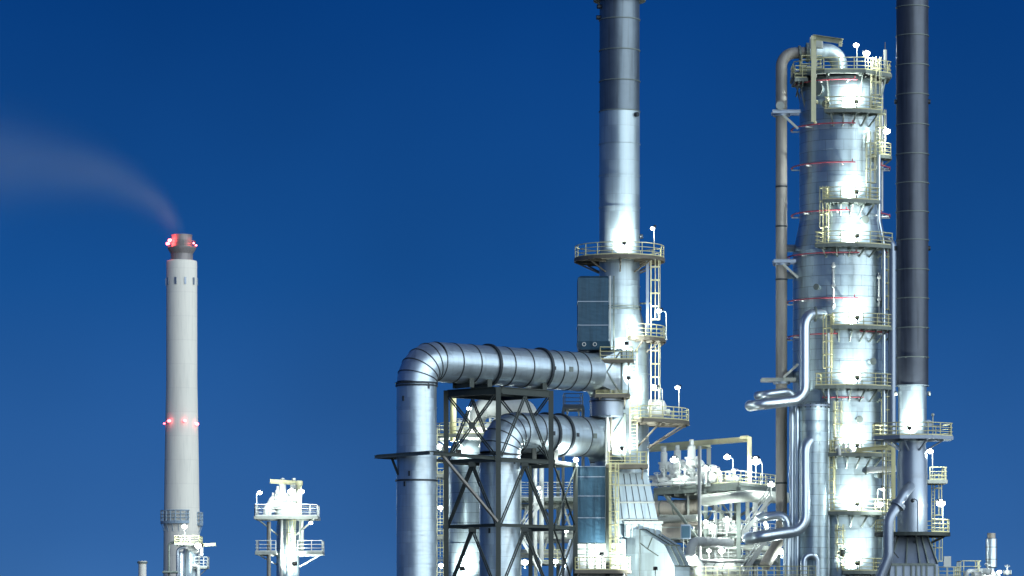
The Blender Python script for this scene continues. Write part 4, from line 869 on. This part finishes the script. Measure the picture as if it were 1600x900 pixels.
# slender bright pipe in front
pipe('slender bright pipe rising past the gantry and turning along the low deck', [P(1093, 697, 329), P(1093, 876.5, 329), P(1166, 876.5, 328)], .17, 'pipew', bend=.4, seg=12)
for j, (px, d, h) in enumerate(((1037.5, 344, 2.8), (1058.5, 341.5, 2.9), (1080.5, 339, 3.3))):
    safety_valve(['tall white relief valve nearest the stack hood, beside the gantry post', 'tall white relief valve in the middle of the row under the gantry', 'tall white relief valve nearest the slender bright pipe'][j], (X(px, d), d, zd + 1.3), h, out=(.75, -.6, 0), group='relief valves under the gantry')
    pipe(['white inlet riser under the relief valve nearest the hood', 'white inlet riser under the middle relief valve', 'white inlet riser under the relief valve nearest the bright pipe'][j], [(X(px, d), d, zd + .2), (X(px, d), d, zd + 1.3)], .28, 'white', group='relief valve inlets', flanges=(((X(px, d), d, zd + .75), (0, 0, 1)),))
pipe('white relief header running behind the valve row', [P(1012, 747, 345), P(1120, 744, 336.5), P(1131, 744, 336.5), P(1131, 762, 336.5)], .24, 'white', bend=.6, group='white headers on the top deck')
pipe('thinner white header in front of the valve row', [P(1012, 757, 342.5), P(1090, 755, 334.6)], .16, 'white', group='white headers on the top deck', flanges=((P(1030, 756.6, 340.7), (1, -.7, 0)), (P(1052, 756, 338.4), (1, -.7, 0)), (P(1072, 755.6, 336.4), (1, -.7, 0))))
pipe('white pipe loop turning down beside the lamp on the top deck', [P(1108, 760, 335), P(1108, 735, 335), P(1124, 735, 335), P(1124, 760, 335)], .27, 'white', bend=.65, group='white headers on the top deck')
random.seed(3)
def gate_valve(label, p, r, m='white', group='small white gate valves'):
    p = Vector(p); t = T('gate_valve', label, 'valve', p, group)
    part('valve_body', MB().ball(p + Vector((0, 0, r)), r, (1.2, .8, 1)).disc(p + Vector((-r * 1.2, 0, r)), (1, 0, 0), r * .9, .08, 12).disc(p + Vector((r * 1.2, 0, r)), (1, 0, 0), r * .9, .08, 12), m, t)
    part('stem', MB().tube([p + Vector((0, 0, r * 1.8)), p + Vector((0, 0, r * 3.4))], r * .22, 8), m, t); part('handwheel', MB().hoop(p + Vector((0, 0, r * 3.3)), (0, -.4, 1), r * .75, r * .18, .05, 14), m, t)
vl = ['beside the first relief valve', 'between the hood and the first relief valve', 'in front of the gantry post', 'between first and middle relief valves', 'in front of the middle relief valve', 'between the middle and last relief valves', 'in front of the last relief valve', 'beside the slender bright pipe', 'under the looped pipe', 'next to the railing bend', 'against the railing of the top deck', 'behind the looped pipe']
for j, (px, d) in enumerate(((1045, 342), (1027, 343), (1038, 341.5), (1049, 340.6), (1059, 339), (1070, 338.4), (1080, 336.5), (1090, 336), (1113, 334.2), (1140, 334), (1148, 335.5), (1118, 337))):
    gate_valve('small white gate valve ' + vl[j], (X(px, d), d, zd + .3), .3 + .08 * (j % 3))
# equipment and pipes below the deck
def drum(label, a, b, r, m, saddle_z=None, group=None, bands=3):
    a, b = Vector(a), Vector(b); d = (b - a).normalized(); t = T('horizontal_drum', label, 'vessel', (a + b) / 2, group)
    k = r * .45; pts = [a - d * k, a - d * k * .8, a - d * k * .35, a, b, b + d * k * .35, b + d * k * .8, b + d * k]
    part('drum_shell', MB().tube(pts, [r * .15, r * .6, r * .93, r, r, r * .93, r * .6, r * .15], 28), m, t)
    for i in range(bands): part('drum_band', MB().hoop(a.lerp(b, (i + .5) / bands), d, r * .99, .05, .12, 28), 'grey', t)
    if saddle_z is not None:
        for f in (.2, .8): p = a.lerp(b, f); part('saddle', MB().box((p.x, p.y, (saddle_z + p.z - r * .8) / 2), (.3, r * 1.4, p.z - r * .8 - saddle_z)), 'grey', t)
drum('long tan drum slung under the top deck beside the hood', P(1024, 795, 342), P(1088, 792, 340), .75, 'tan', group='drums in the process structure')
drum('white drum on the middle deck behind the slender bright pipe', P(1098, 826, 340), P(1140, 824, 337), .8, 'white', Z(838, 336), 'drums in the process structure')
drum('pale drum on the low deck left of the front post', P(1098, 862, 338), P(1146, 860, 334), .95, 'pale', Z(878, 336), 'drums in the process structure')
drum('white drum under the low deck near the bottom of the view', P(1105, 893, 336), P(1150, 892, 332), 1.0, 'white', Z(920, 334), 'drums in the process structure')
pipe('fat pale pipe running under the top deck towards the column', [P(1100, 782, 333.4), P(1160, 775, 330), P(1228, 778, 335)], .55, 'pale', bend=1.2, group='pale pipes under the deck')
pipe('pale pipe below the tan drum running to the bright pipe', [P(1026, 813, 339), P(1092, 809, 335)], .34, 'pale', group='pale pipes under the deck')
pipe('greige pipe below the pale pipe under the deck', [P(1026, 822, 340), P(1100, 818, 336)], .22, 'tan', group='pale pipes under the deck')
pipe('white pipe looping above the sloping duct end', [P(1079, 905, 322), P(1079, 846, 322), P(1100, 846, 323.5), P(1140, 848, 328)], .42, 'white', bend=1.0, group='white loops at the low deck', collars=1.2)
pipe('large white elbow beside the foot of the sloping duct', [P(1060, 878, 318), P(1092, 876, 319), P(1092, 960, 319)], .62, 'white', bend=1.5, group='white loops at the low deck')
pipe('pale pipe crossing low behind the front post', [P(1095, 853, 334.5), P(1212, 858, 331)], .3, 'pale', group='pale pipes under the deck')
pipe('second pale pipe crossing low behind the front post', [P(1095, 870, 335.5), P(1212, 872, 332)], .26, 'pale', group='pale pipes under the deck')
for j, (px, d, pa, pb, r, m) in enumerate(((1118, 334, 775, 900, .16, 'white'), (1128, 336, 800, 905, .22, 'pale'), (1142, 335, 770, 900, .14, 'white'), (1168, 334, 775, 900, .2, 'pale'), (1180, 337, 770, 905, .26, 'white'), (1196, 338, 775, 905, .18, 'pale'))):
    pipe(['thin white riser just beyond the bright pipe', 'pale riser in the middle of the structure', 'thin white riser beside the front post', 'pale riser behind the front post', 'fat white riser behind the stair', 'pale riser nearest the vapour line'][j], [P(px, pb, d), P(px, pa, d)], r, m, group='risers in the process structure', seg=10)
t = T('equipment_cabinet', 'tan panel box under the tan drum beside the hood', 'cabinet', P(1058, 840, 336)); part('cabinet_body', MB().box(P(1052, 832, 336), (2.4, 1.2, 1.0)), 'tan', t); part('cabinet_frame', MB().bar(P(1032, 824, 335.2), P(1072, 824, 335.2), .12, .12).bar(P(1032, 841, 335.2), P(1072, 841, 335.2), .12, .12), 'pale', t)
t = T('equipment_cabinet', 'blue-grey square cabinet next to the tan panel box', 'cabinet', P(1072, 842, 334)); part('cabinet_body', MB().box(P(1071.5, 831, 334), (.95, .8, 1.35)), 'blue', t); part('cabinet_door', MB().box(P(1071.5, 831, 333.55), (.75, .06, 1.1)), 'panel', t); part('support_leg', MB().bar(P(1068, 878, 334), P(1068, 842, 334), .1, .1).bar(P(1075, 878, 334), P(1075, 842, 334), .1, .1), 'pale', t)
def stair(label, a, b, w, m='white', group='steel stairs'):
    a, b = Vector(a), Vector(b); t = T('steel_stair', label, 'stairs', a, group); h = Vector((b.x - a.x, b.y - a.y, 0)).normalized(); sd_ = Vector((-h.y, h.x, 0)) * w / 2
    for k in (-1, 1):
        part('stringer', MB().bar(a + sd_ * k, b + sd_ * k, .08, .28), m, t)
        hr = MB(); 
        for z in (.55, 1.05): hr.tube([a + sd_ * k + Vector((0, 0, z)), b + sd_ * k + Vector((0, 0, z))], .04, 6)
        for i in range(5): p = a.lerp(b, i / 4) + sd_ * k; hr.bar(p, p + Vector((0, 0, 1.05)), .06, .06)
        part('handrail', hr, m, t)
    n_ = max(3, int(abs(b.z - a.z) / .22)); tr = MB()
    for i in range(1, n_): tr.box(a.lerp(b, i / n_), (.26, w - .1, .04), (h, Vector((-h.y, h.x, 0)), Vector((0, 0, 1))))
    part('tread_flight', tr, 'deck', t)
stair('upper white steel stair climbing towards the vapour line', P(1160, 838, 329), P(1204, 776, 329), .9)
stair('lower white steel stair climbing beside the front post', P(1158, 905, 327.5), P(1200, 838, 327.5), .9)
stair('rear white steel stair under the downturned silver pipe', P(1196, 880, 334), P(1160, 838, 334), .9)
# lamps of the structure
for j, (px, py, d, h, pw, sz, arm, lb) in enumerate((
        (1062, 765, 338, 2.75, 1500, 1.9, (-.5, 0, 0), 'broad lamp between the relief valves under the gantry'), (1145, 757, 334, 2.5, 1200, 1.6, (-.5, 0, 0), 'lamp on a thin pole over the railing bend'),
        (1181, 757, 335, 2.1, 2600, 2.4, None, 'brightest lamp of the structure beside the gantry post'), (1191, 757, 336, 2.2, 500, 1.2, (-.5, 0, 0), 'smaller lamp next to the brightest lamp'), (1205, 775, 332, 1.0, 1200, 1.7, None, 'lamp low on the deck corner against the vapour line'),
        (1103, 760, 333, 1.6, 1400, 1.8, None, 'lamp behind the slender bright pipe'), (1136, 838, 331, 1.5, 1300, 1.7, None, 'lamp hanging in the gap above the middle deck'), (1113, 840, 331.5, 1.0, 1300, 1.7, None, 'lamp at the middle deck behind the bright pipe'),
        (1103, 826, 335, .6, 600, 1.2, None, 'small lamp against the post behind the bright pipe'), (1196, 817, 327, .2, 400, .8, None, 'tiny lamp under the downturned silver pipe'), (1221, 872, 316, .5, 1100, 1.6, None, 'lamp under the sloping foot of the vapour line'), (1128, 875, 329.5, .8, 1500, 1.6, None, 'lamp lighting the low deck beside the front post'), (1086, 880, 318, .5, 900, 1.2, None, 'lamp at the large white elbow'))):
    floodlight(lb, P(px, py, d), h, (-.1, -.9, -.4), pw, sz, arm=arm, group='lamps of the process structure')

# ==================================================================
# REAR PLANT SEEN THROUGH THE DARK FRAME
vc = (X(736, 332), 332); vr = 36 * 332 / F
t = T('clad_reactor', 'clad reactor vessel with domed top standing behind the dark frame', 'vessel', (vc[0], vc[1], 0))
part('vessel_shell', MB().lathe(vc, [(vr, 0), (vr, Z(716, 332))], 48, caps=False), 'clad', t)
part('dome', MB().lathe(vc, [(vr, Z(716, 332)), (vr * .93, Z(704, 332)), (vr * .72, Z(694, 332)), (vr * .4, Z(688, 332)), (.02, Z(686, 332))], 48, caps=False), 'clad', t)
for py in (716, 750, 785, 820, 850, 880): part('cladding_band', MB().ring(vc, vr - .02, Z(py, 332), .06, .08, 48), 'clad', t)
pipe('white overhead pipe arching from the reactor top behind the dark frame', [P(741, 690, 332), P(741, 638, 332), P(800, 636, 330), P(828, 642, 334), P(828, 700, 334)], .95, 'white', bend=2.1, group='rear overhead pipes', n=9, seg=24)
arc_platform('cream-railed platform around the reactor dome', vc, vr + .1, vr + 1.5, R(150), R(390), Z(682, 332), 6, .8, group='rear platforms', railm='cream', edge='pale', deckm='pale')
t = T('davit_post', 'cream davit post rising beside the reactor dome', 'crane', P(708, 682, 329.5)); part('mast', MB().tube([P(708, 690, 329.5), P(708, 612, 329.5)], .3, 14), 'yellow', t); part('boom', MB().bar(P(708, 613, 329.5), P(770, 611, 329.5), .3, .36), 'cream', t)
for j, (px, d, h) in enumerate(((752, 331, 1.6), (766, 331, 1.9), (773, 331, 1.5), (718, 331, 1.4))): gate_valve(['white valve on the reactor platform beside the arching pipe', 'taller white valve on the reactor platform behind the front post', 'white valve on the reactor platform nearest the inner duct', 'white valve on the reactor platform beside the davit post'][j], (X(px, d), d, Z(682, 332) + .1), .3 * h, group='valves on the reactor platform')
ladder('tall caged ladder in the gap between the outer duct and dark frame', X(688, 328), 328, Z(1040, 328), Z(735, 328), R(-90), m='cream', group='rear ladders', w=.6)
for j, py in enumerate((690, 733, 830)):
    rect_platform(['upper cream rest landing in the gap beside the outer duct', 'middle cream rest landing in the gap beside the outer duct', 'low cream rest landing in the gap beside the outer duct'][j], 681, 699, py + 8, 326.8, 329.5, group='rear platforms', railm='cream', edge='pale', deckm='pale', h=1.6)
floodlight('lamp in front of the arching white pipe inside the dark frame top', P(733, 682, 329), 2.5, (0, -1, -.3), 1100, 1.2, group='rear lamps')
for j, py in enumerate((697, 793, 883)): floodlight(['upper lamp in the gap beside the outer duct', 'middle lamp in the gap beside the outer duct', 'lowest lamp in the gap beside the outer duct'][j], P(688 + j, py + 6, 326), .25, (-.2, -1, -.2), 700, 1.15, group='rear lamps')
floodlight('wall floodlight low on the reactor', P(722, 905, 328.5), .8, (.1, 1, .4), 2600, .8, spot=120, group='rear lamps', name='wall_floodlight')
floodlight('wall floodlight washing the reactor dome', P(716, 716, 328.6), .4, (.2, 1, .5), 1400, .8, spot=120, group='rear lamps', name='wall_floodlight')
# rear rack between inner duct and box
t = T('rear_pipe_rack', 'pale steel pipe rack with V braces behind the dark frame', 'steel frame', P(840, 1050, 346))
RK = [(812, 344), (837, 346), (872, 348), (912, 348)]
for px, d in RK: mem(t, 'post', P(px, 1050, d), P(px, 735 if px != 837 else 722, d), .34, .34, 'pale' if px != 872 else 'grey')
for py in (782, 838, 880):
    mem(t, 'floor_beam', P(805, py, 345.5), P(925, py, 347.5), .24, .5, 'grey' if py == 782 else 'pale'); mem(t, 'floor_beam', P(805, py, 351), P(925, py, 353), .24, .45, 'pale')
for px, d, px2, pa, pb in ((823, 345, 813, 790, 838), (823, 345, 836, 790, 838), (880, 347, 868, 790, 838), (880, 347, 896, 790, 838), (858, 346, 842, 838, 880), (858, 346, 876, 838, 880), (845, 352, 875, 785, 838), (900, 352, 870, 785, 838)): mem(t, 'brace', P(px, pa, d), P(px2, pb, d), .2, .2, 'pale', False)
rect_platform('railed top walkway of the rear pipe rack', 806, 922, 778, 345, 351.5, group='rear platforms', railm='white', edge='grey', deckm='pale', sides='lfrb', h=1.5)
rect_platform('cream-railed lower walkway of the rear pipe rack', 806, 922, 877, 344.6, 351.5, group='rear platforms', railm='cream', edge='pale', deckm='pale', sides='lf')
stair('white stair zigzagging up the rear rack beside the inner duct', P(812, 836, 343.5), P(846, 785, 343.5), .9); stair('lower white stair of the rear rack beside the inner duct', P(846, 895, 343), P(812, 838, 343), .9)
pipe('bright upright pipe on the rear rack nearest the inner duct', [P(836, 880, 344), P(836, 700, 344)], .2, 'white', group='rear upright pipes'); pipe('bright upright pipe on the rear rack, second from the inner duct', [P(846, 880, 344.6), P(846, 712, 344.6)], .24, 'white', group='rear upright pipes')
pipe('pale pipe along the rear rack under its walkway', [P(806, 792, 347), P(924, 790, 349)], .3, 'pale', group='rear rack pipes'); pipe('white pipe along the rear rack above the lower beam', [P(806, 829, 347), P(924, 827, 349)], .42, 'white', group='rear rack pipes'); pipe('white pipe along the foot of the rear rack', [P(806, 866, 347), P(924, 864, 349)], .38, 'white', group='rear rack pipes'); pipe('slim white pipe along the rear rack under the white one', [P(806, 846, 348), P(924, 845, 350)], .22, 'white', group='rear rack pipes')
pipe('slanting blue-grey pipe dropping behind the extension frame', [P(899, 845, 341), P(880, 905, 341)], .55, 'blue')
for j, (px, py, d, pw, sz) in enumerate(((820, 888, 341, 1800, 1.7), (868, 886, 341, 1100, 1.3), (884, 838, 342, 1100, 1.3), (842, 770, 343, 700, .9))): floodlight(['bright lamp low on the rear rack beside the inner duct', 'lamp low on the rear rack beside the dark post', 'lamp on the rear rack near the blue box', 'small lamp at the rear walkway'][j], P(px, py, d), .4, (0, -1, -.1), pw, sz, group='rear lamps')

# ==================================================================
# SMALL FAR TOWERS AND CORNER PLANT
D = 352; s = D / F; TC = (X(450, D), D)
t = T('small_tower', 'small floodlit clad tower standing alone between chimney and ducts', 'column', (TC[0], TC[1], 0))
part('tower_shell', MB().lathe(TC, [(18 * s, 0), (18 * s, Z(822, D)), (16 * s, Z(812, D))], 36), 'clad', t)
part('head_block', MB().lathe(TC, [(21 * s, Z(806, D)), (21 * s, Z(790, D)), (14 * s, Z(782, D))], 28), 'white', t)
for py in (835, 850, 865, 880, 893): part('cladding_band', MB().ring(TC, 17.8 * s, Z(py, D), .05, .07, 36), 'clad', t)
def sq_platform(label, c, hx, hy, z, **k):
    pl = [(c[0] - hx, c[1] - hy), (c[0] + hx, c[1] - hy), (c[0] + hx, c[1] + hy), (c[0] - hx, c[1] + hy)]
    return platform(label, pl, z, [[(c[0] + (p[0] - c[0]) * .98, c[1] + (p[1] - c[1]) * .98) for p in pl + pl[:1]]], [((c[0] + sx * .9, c[1] - .8), (c[0] + sx * (hx - .3), c[1] - hy * .8), 1.5) for sx in (-1, 1)], railm='white', edge='pale', deckm='pale', **k)
sq_platform('upper railed platform crowning the small lone tower', (X(449, D), D), 49 * s, 2.6, Z(808, D), group='platforms of the small tower', h=1.15)
platform('lower railed balcony of the small tower on the refinery side', [(X(466, D), D - 2), (X(505, D), D - 2), (X(505, D), D + 2), (X(466, D), D + 2)], Z(863, D), [[(X(467, D), D - 1.95), (X(504.5, D), D - 1.95), (X(504.5, D), D + 1.95)]], [((X(466, D), D), (X(500, D), D), 1.2)], group='platforms of the small tower', railm='white', edge='pale', deckm='pale')
platform('lower railed balcony of the small tower on the chimney side', [(X(401, D), D - 2), (X(434, D), D - 2), (X(434, D), D + 2), (X(401, D), D + 2)], Z(863, D), [[(X(401.5, D), D + 1.95), (X(401.5, D), D - 1.95), (X(433, D), D - 1.95)]], [((X(434, D), D), (X(405, D), D), 1.0)], group='platforms of the small tower', railm='white', edge='pale', deckm='pale')
t = T('lifting_davit', 'cream post and level boom topping the small lone tower', 'crane', P(468, 808, D - 1)); part('mast', MB().ibeam(P(468, 808, D - 1), P(468, 751, D - 1), .42, .42), 'cream', t); part('boom', MB().ibeam(P(422, 752, D - 1), P(473, 755, D - 1), .34, .4), 'cream', t)
pipe('white inlet pipe curving onto the top of the small tower', [P(418, 808, D - 1), P(418, 789, D - 1), P(442, 787, D - 1)], .42, 'white', bend=.9, group='pipes of the small tower')
pipe('grey downpipe beside the small tower', [P(420, 1040, D - 1.5), P(420, 815, D - 1.5)], .2, 'pipeg', group='pipes of the small tower'); pipe('pale downpipe up the small tower front', [P(440, 1040, D - 1.6), P(440, 812, D - 1.6)], .16, 'white', group='pipes of the small tower'); pipe('pale downpipe on the refinery side of the small tower', [P(471, 870, D - 1), P(471, 812, D - 1)], .24, 'pale', group='pipes of the small tower')
for j, (px, h) in enumerate(((427, 1.9), (434, 2.2), (441.5, 3.0), (459, 3.0))): safety_valve(['shortest white vent valve on the small tower', 'second white vent valve on the small tower', 'tall white vent valve in the middle of the small tower', 'tall white vent valve beside the davit mast'][j], P(px, 795 if j > 0 else 800, D - .8), h, out=(-1, 0, 0), group='vents on the small tower')
ladder('caged ladder up the front of the small tower', X(456, D), D - 1.4, Z(895, D), Z(808, D), R(-85), m='cream', group='small tower ladders')
floodlight('lamp on a hooked pole at the small tower platform corner', P(401, 808, D - 2.4), 2.35, (0, -1, -.4), 900, 1.15, arm=(.32, 0, 0), group='small tower lamps', polem='white')
floodlight('brightest lamp on top of the small tower beside the davit mast', P(456, 800, D - 2.4), 1.9, (0, -1, -.3), 2200, 1.9, group='small tower lamps')
floodlight('lamp behind the davit mast of the small tower', P(470, 808, D - 2.2), 2.4, (.2, -1, -.3), 1200, 1.5, group='small tower lamps')
floodlight('lamp slung under the upper platform of the small tower', P(485, 818, D - 2), .1, (.2, -.6, -.6), 700, 1., group='small tower lamps')
floodlight('wall lamp low on the small tower', P(460, 896, D - 3), .8, (-.1, 1, .4), 2200, .8, spot=120, group='small tower lamps', name='wall_floodlight')
# tower at the chimney foot
D = 520; s = D / F; TC = (X(297, D), D)
t = T('foot_tower', 'bright clad tower overlapping the foot of the white chimney', 'column', (TC[0], TC[1], 0))
part('tower_shell', MB().lathe(TC, [(13 * s, 0), (13 * s, Z(866, D)), (10 * s, Z(858, D))], 32), 'stack', t); part('head_block', MB().box(P(303, 858, D), (16 * s, 2, 14 * s)), 'white', t)
part('side_shell', MB().lathe((X(284, D), D - 1.5), [(5.5 * s, 0), (5.5 * s, Z(866, D)), (3 * s, Z(862, D))], 24), 'pipe', t)
platform('upper railed platform of the tower at the chimney foot', [(X(275, D), D - 3), (X(314, D), D - 3), (X(314, D), D + 3), (X(275, D), D + 3)], Z(850, D), [[(X(275.5, D), D + 2.9), (X(275.5, D), D - 2.9), (X(313.5, D), D - 2.9), (X(313.5, D), D + 2.9)]], group='platforms of the foot tower', railm='cream', edge='pale', deckm='pale', r=.06)
platform('small railed balcony on the side of the tower at the chimney foot', [(X(306, D), D - 3), (X(326, D), D - 3), (X(326, D), D + 1), (X(306, D), D + 1)], Z(886, D), [[(X(306.5, D), D - 2.9), (X(325.5, D), D - 2.9), (X(325.5, D), D + .9)]], [((X(308, D), D - 1), (X(324, D), D - 1), 1.4)], group='platforms of the foot tower', railm='white', edge='pale', deckm='pale', h=1.4, r=.06)
t = T('arm_davit', 'short cream davit arm sticking out of the tower at the chimney foot', 'crane', P(315, 866, D - 3)); part('mast', MB().bar(P(315.5, 868, D - 3.2), P(315.5, 850, D - 3.2), .4, .4), 'white', t); part('boom', MB().bar(P(315, 852, D - 3.2), P(337, 850.5, D - 3.2), .4, .45), 'cream', t)
pipe('thin grey pipe bending over beside the tower at the chimney foot', [P(264, 1020, D - 2), P(264, 848, D - 2), P(294, 847, D - 2)], .17, 'grey', bend=.5, group='pipes of the foot tower'); pipe('darker pipe arching into the tower at the chimney foot', [P(277.5, 1020, D - 2.2), P(277.5, 857, D - 2.2), P(290, 855, D - 2.2)], .22, 'blue', bend=.9, group='pipes of the foot tower')
pipe('low grey header beside the tower at the chimney foot', [P(254, 894, D - 2.4), P(278, 894, D - 2.4)], .2, 'grey', group='pipes of the foot tower'); pipe('white outlet pipe on the refinery side of the foot tower', [P(300, 884, D - 3), P(310, 884, D - 3), P(310, 1000, D - 3)], .25, 'white', bend=.4, group='pipes of the foot tower')
floodlight('high lamp on a thin pole above the foot tower', P(288.5, 850, D - 3), 2.4, (0, -1, -.3), 2500, 2.1, group='foot tower lamps', polem='white'); floodlight('lamp glaring beside the davit arm of the foot tower', P(310, 862, D - 4.2), .6, (0, -1, -.1), 3500, 2.4, group='foot tower lamps', polem='white')
t = T('short_stack', 'short grey stack top poking up beyond the chimney foot', 'stack', P(222.5, 1040, 600)); part('shell', MB().lathe((X(222.5, 600), 600), [(6.2 * 600 / F, 0), (6.2 * 600 / F, Z(881, 600)), (7.2 * 600 / F, Z(880, 600)), (7.2 * 600 / F, Z(876.5, 600))], 28), 'concrete', t); part('rim', MB().ring((X(222.5, 600), 600), 7 * 600 / F, Z(879, 600), .12, .3, 28), 'grey', t)
# corner plant at the lower right
t = T('vent_silencer', 'small steel vent stack with narrower tip in the lower corner plant', 'stack', P(1549, 1040, 330)); c = (X(1549, 330), 330)
part('shell', MB().lathe(c, [(.3, 0), (.3, Z(888, 330)), (.52, Z(886, 330)), (.52, Z(842, 330)), (.4, Z(841, 330))], 28), 'pipe', t); part('tip', MB().lathe(c, [(.38, Z(841, 330)), (.38, Z(833, 330))], 24), 'tan', t); part('band', MB().ring(c, .51, Z(855, 330), .04, .06, 28), 'grey', t); part('band', MB().ring(c, .51, Z(874, 330), .04, .06, 28), 'grey', t)
rect_platform('cream railing corner on the lower plant beyond the dark stack', 1464, 1502, 905, 322, 326, legs=True, group='corner plant', railm='cream', edge='pale', deckm='pale', sides='lfr')
rect_platform('taller cream railing next to the small vent stack', 1503, 1534, 902, 326, 330, legs=True, group='corner plant', railm='cream', edge='pale', deckm='pale', sides='lfr', h=1.5)
t = T('sign_cabinet', 'white box on a post at the corner plant', 'cabinet', P(1480, 905, 321)); part('cabinet_box', MB().box(P(1480, 877.5, 321), (.62, .4, .95)), 'white', t); part('cabinet_side', MB().box(P(1485.6, 877, 321.2), (.02, .35, .9)), 'pale', t); part('post', MB().bar(P(1480, 905, 321), P(1480, 886, 321), .16, .16), 'pale', t)
pipe('white pipe running behind the corner railing to the vent stack', [P(1510, 910, 325), P(1510, 893, 325), P(1546, 891, 329)], .22, 'white', bend=.6, group='corner plant pipes'); pipe('second white pipe low at the small vent stack', [P(1520, 898, 324), P(1560, 897, 326), P(1560, 920, 326)], .25, 'white', bend=.5, group='corner plant pipes')
gate_valve('white valve at the very corner beyond the small vent stack', P(1574, 899, 326), .26, group='corner plant valves'); gate_valve('white valve under the small vent stack', P(1543, 899, 324), .3, group='corner plant valves')
floodlight('lamp at the foot of the small vent stack', P(1561, 900, 325), .2, (0, -1, .1), 700, 1.1, group='corner lamps'); floodlight('lamp in front of the pipes under the small vent stack', P(1548, 902, 325), .3, (0, -1, .1), 900, 1.2, group='corner lamps')

# crowded small pipework, steelwork and fittings on every level of the process structure
random.seed(11)
ps_ = bpy.data.objects['process_structure']
for k in range(1, 8):
    f = k / 8; a, b = A0.lerp(B0, f), E0.lerp(C0, f)
    for z in (zd - .62, Z(838, 334) - .2, Z(876, 334) - .2): mem(ps_, 'joist', up(a, z), up(b, z), .1, .2, 'pale', False)
for f0, f1, za, zb in ((0, .3, zd - .6, Z(838, 334)), (.3, 0., zd - .6, Z(838, 334)), (.75, 1., Z(838, 334), Z(876, 334)), (1., .75, Z(838, 334), Z(876, 334)), (.3, .62, zd - .6, Z(838, 334))):
    mem(ps_, 'brace', up(E0.lerp(C0, f0), za), up(E0.lerp(C0, f1), zb), .14, .14, 'pale', False)
for f in (.2, .42, .8): mem(ps_, 'post', up(A0.lerp(B0, f) + Vector((0, 1.2, 0)), 0), up(A0.lerp(B0, f) + Vector((0, 1.2, 0)), zd - .6), .2, .2, 'pale')
lv = (zd + .25, Z(838, 334) + .3, Z(876, 334) + .3, Z(905, 334))
for k in range(34):
    zb = lv[k % 4]; f = random.uniform(.05, .95); g = random.uniform(.05, .5)
    p = A0.lerp(B0, f).lerp(E0.lerp(C0, f), g); f2 = min(.98, max(.02, f + random.uniform(-.3, .3)))
    p2 = A0.lerp(B0, f2).lerp(E0.lerp(C0, f2), g); h = random.uniform(.5, 1.7)
    if zb > zd: h *= .55
    pipe('thin white pipe loop among the crowded small pipework of the process structure', [up(p, zb - .3), up(p, zb + h), up(p2, zb + h), up(p2, zb - .3)], random.choice((.07, .1, .13)), random.choice(('white', 'pale', 'pipe')), bend=.3, group='small pipe loops of the process structure', seg=8, n=4, name='small_pipe')
for k in range(22):
    zb = lv[(k % 3) + (0 if k % 2 else 1)]; f = random.uniform(.05, .98); g = random.uniform(.02, .3); p = A0.lerp(B0, f).lerp(E0.lerp(C0, f), g)
    gate_valve('little white handwheel valve among the crowded small pipework of the process structure', up(p, zb), random.uniform(.16, .28), random.choice(('white', 'pale')), group='little handwheel valves of the process structure')
for k, (px0, px1, py, d) in enumerate(((1096, 1150, 800, 333), (1096, 1215, 846, 333), (1030, 1092, 806, 338), (1100, 1215, 891, 331))):
    t = T('cable_tray', ['cable tray under the top deck beyond the bright pipe', 'long cable tray below the middle deck', 'cable tray between the tan drum and the pale pipe', 'cable tray under the low deck'][k], 'cable tray', P(px0, py, d), 'cable trays')
    tm = MB(); tm.bar(P(px0, py, d), P(px1, py + 1, d), .4, .03); part('tray', tm, 'pale', t)
    part('tray_lip', MB().bar(P(px0, py, d) + Vector((0, -.2, .06)), P(px1, py + 1, d) + Vector((0, -.2, .06)), .02, .12), 'pale', t)
for lb, px, py, d, pw, sz in (('small lamp far back on the middle deck beyond the front post', 1168, 838, 336, 700, 1.), ('small lamp on the low deck under the bright pipe bend', 1108, 880, 331, 700, 1.), ('small lamp behind the equipment cabinets', 1084, 838, 338, 600, .9), ('small lamp at the top of the lower white stair', 1196, 838, 329, 600, .9)):
    floodlight(lb, P(px, py, d), 1.1, (-.1, -.9, -.3), pw, sz, group='lamps of the process structure')
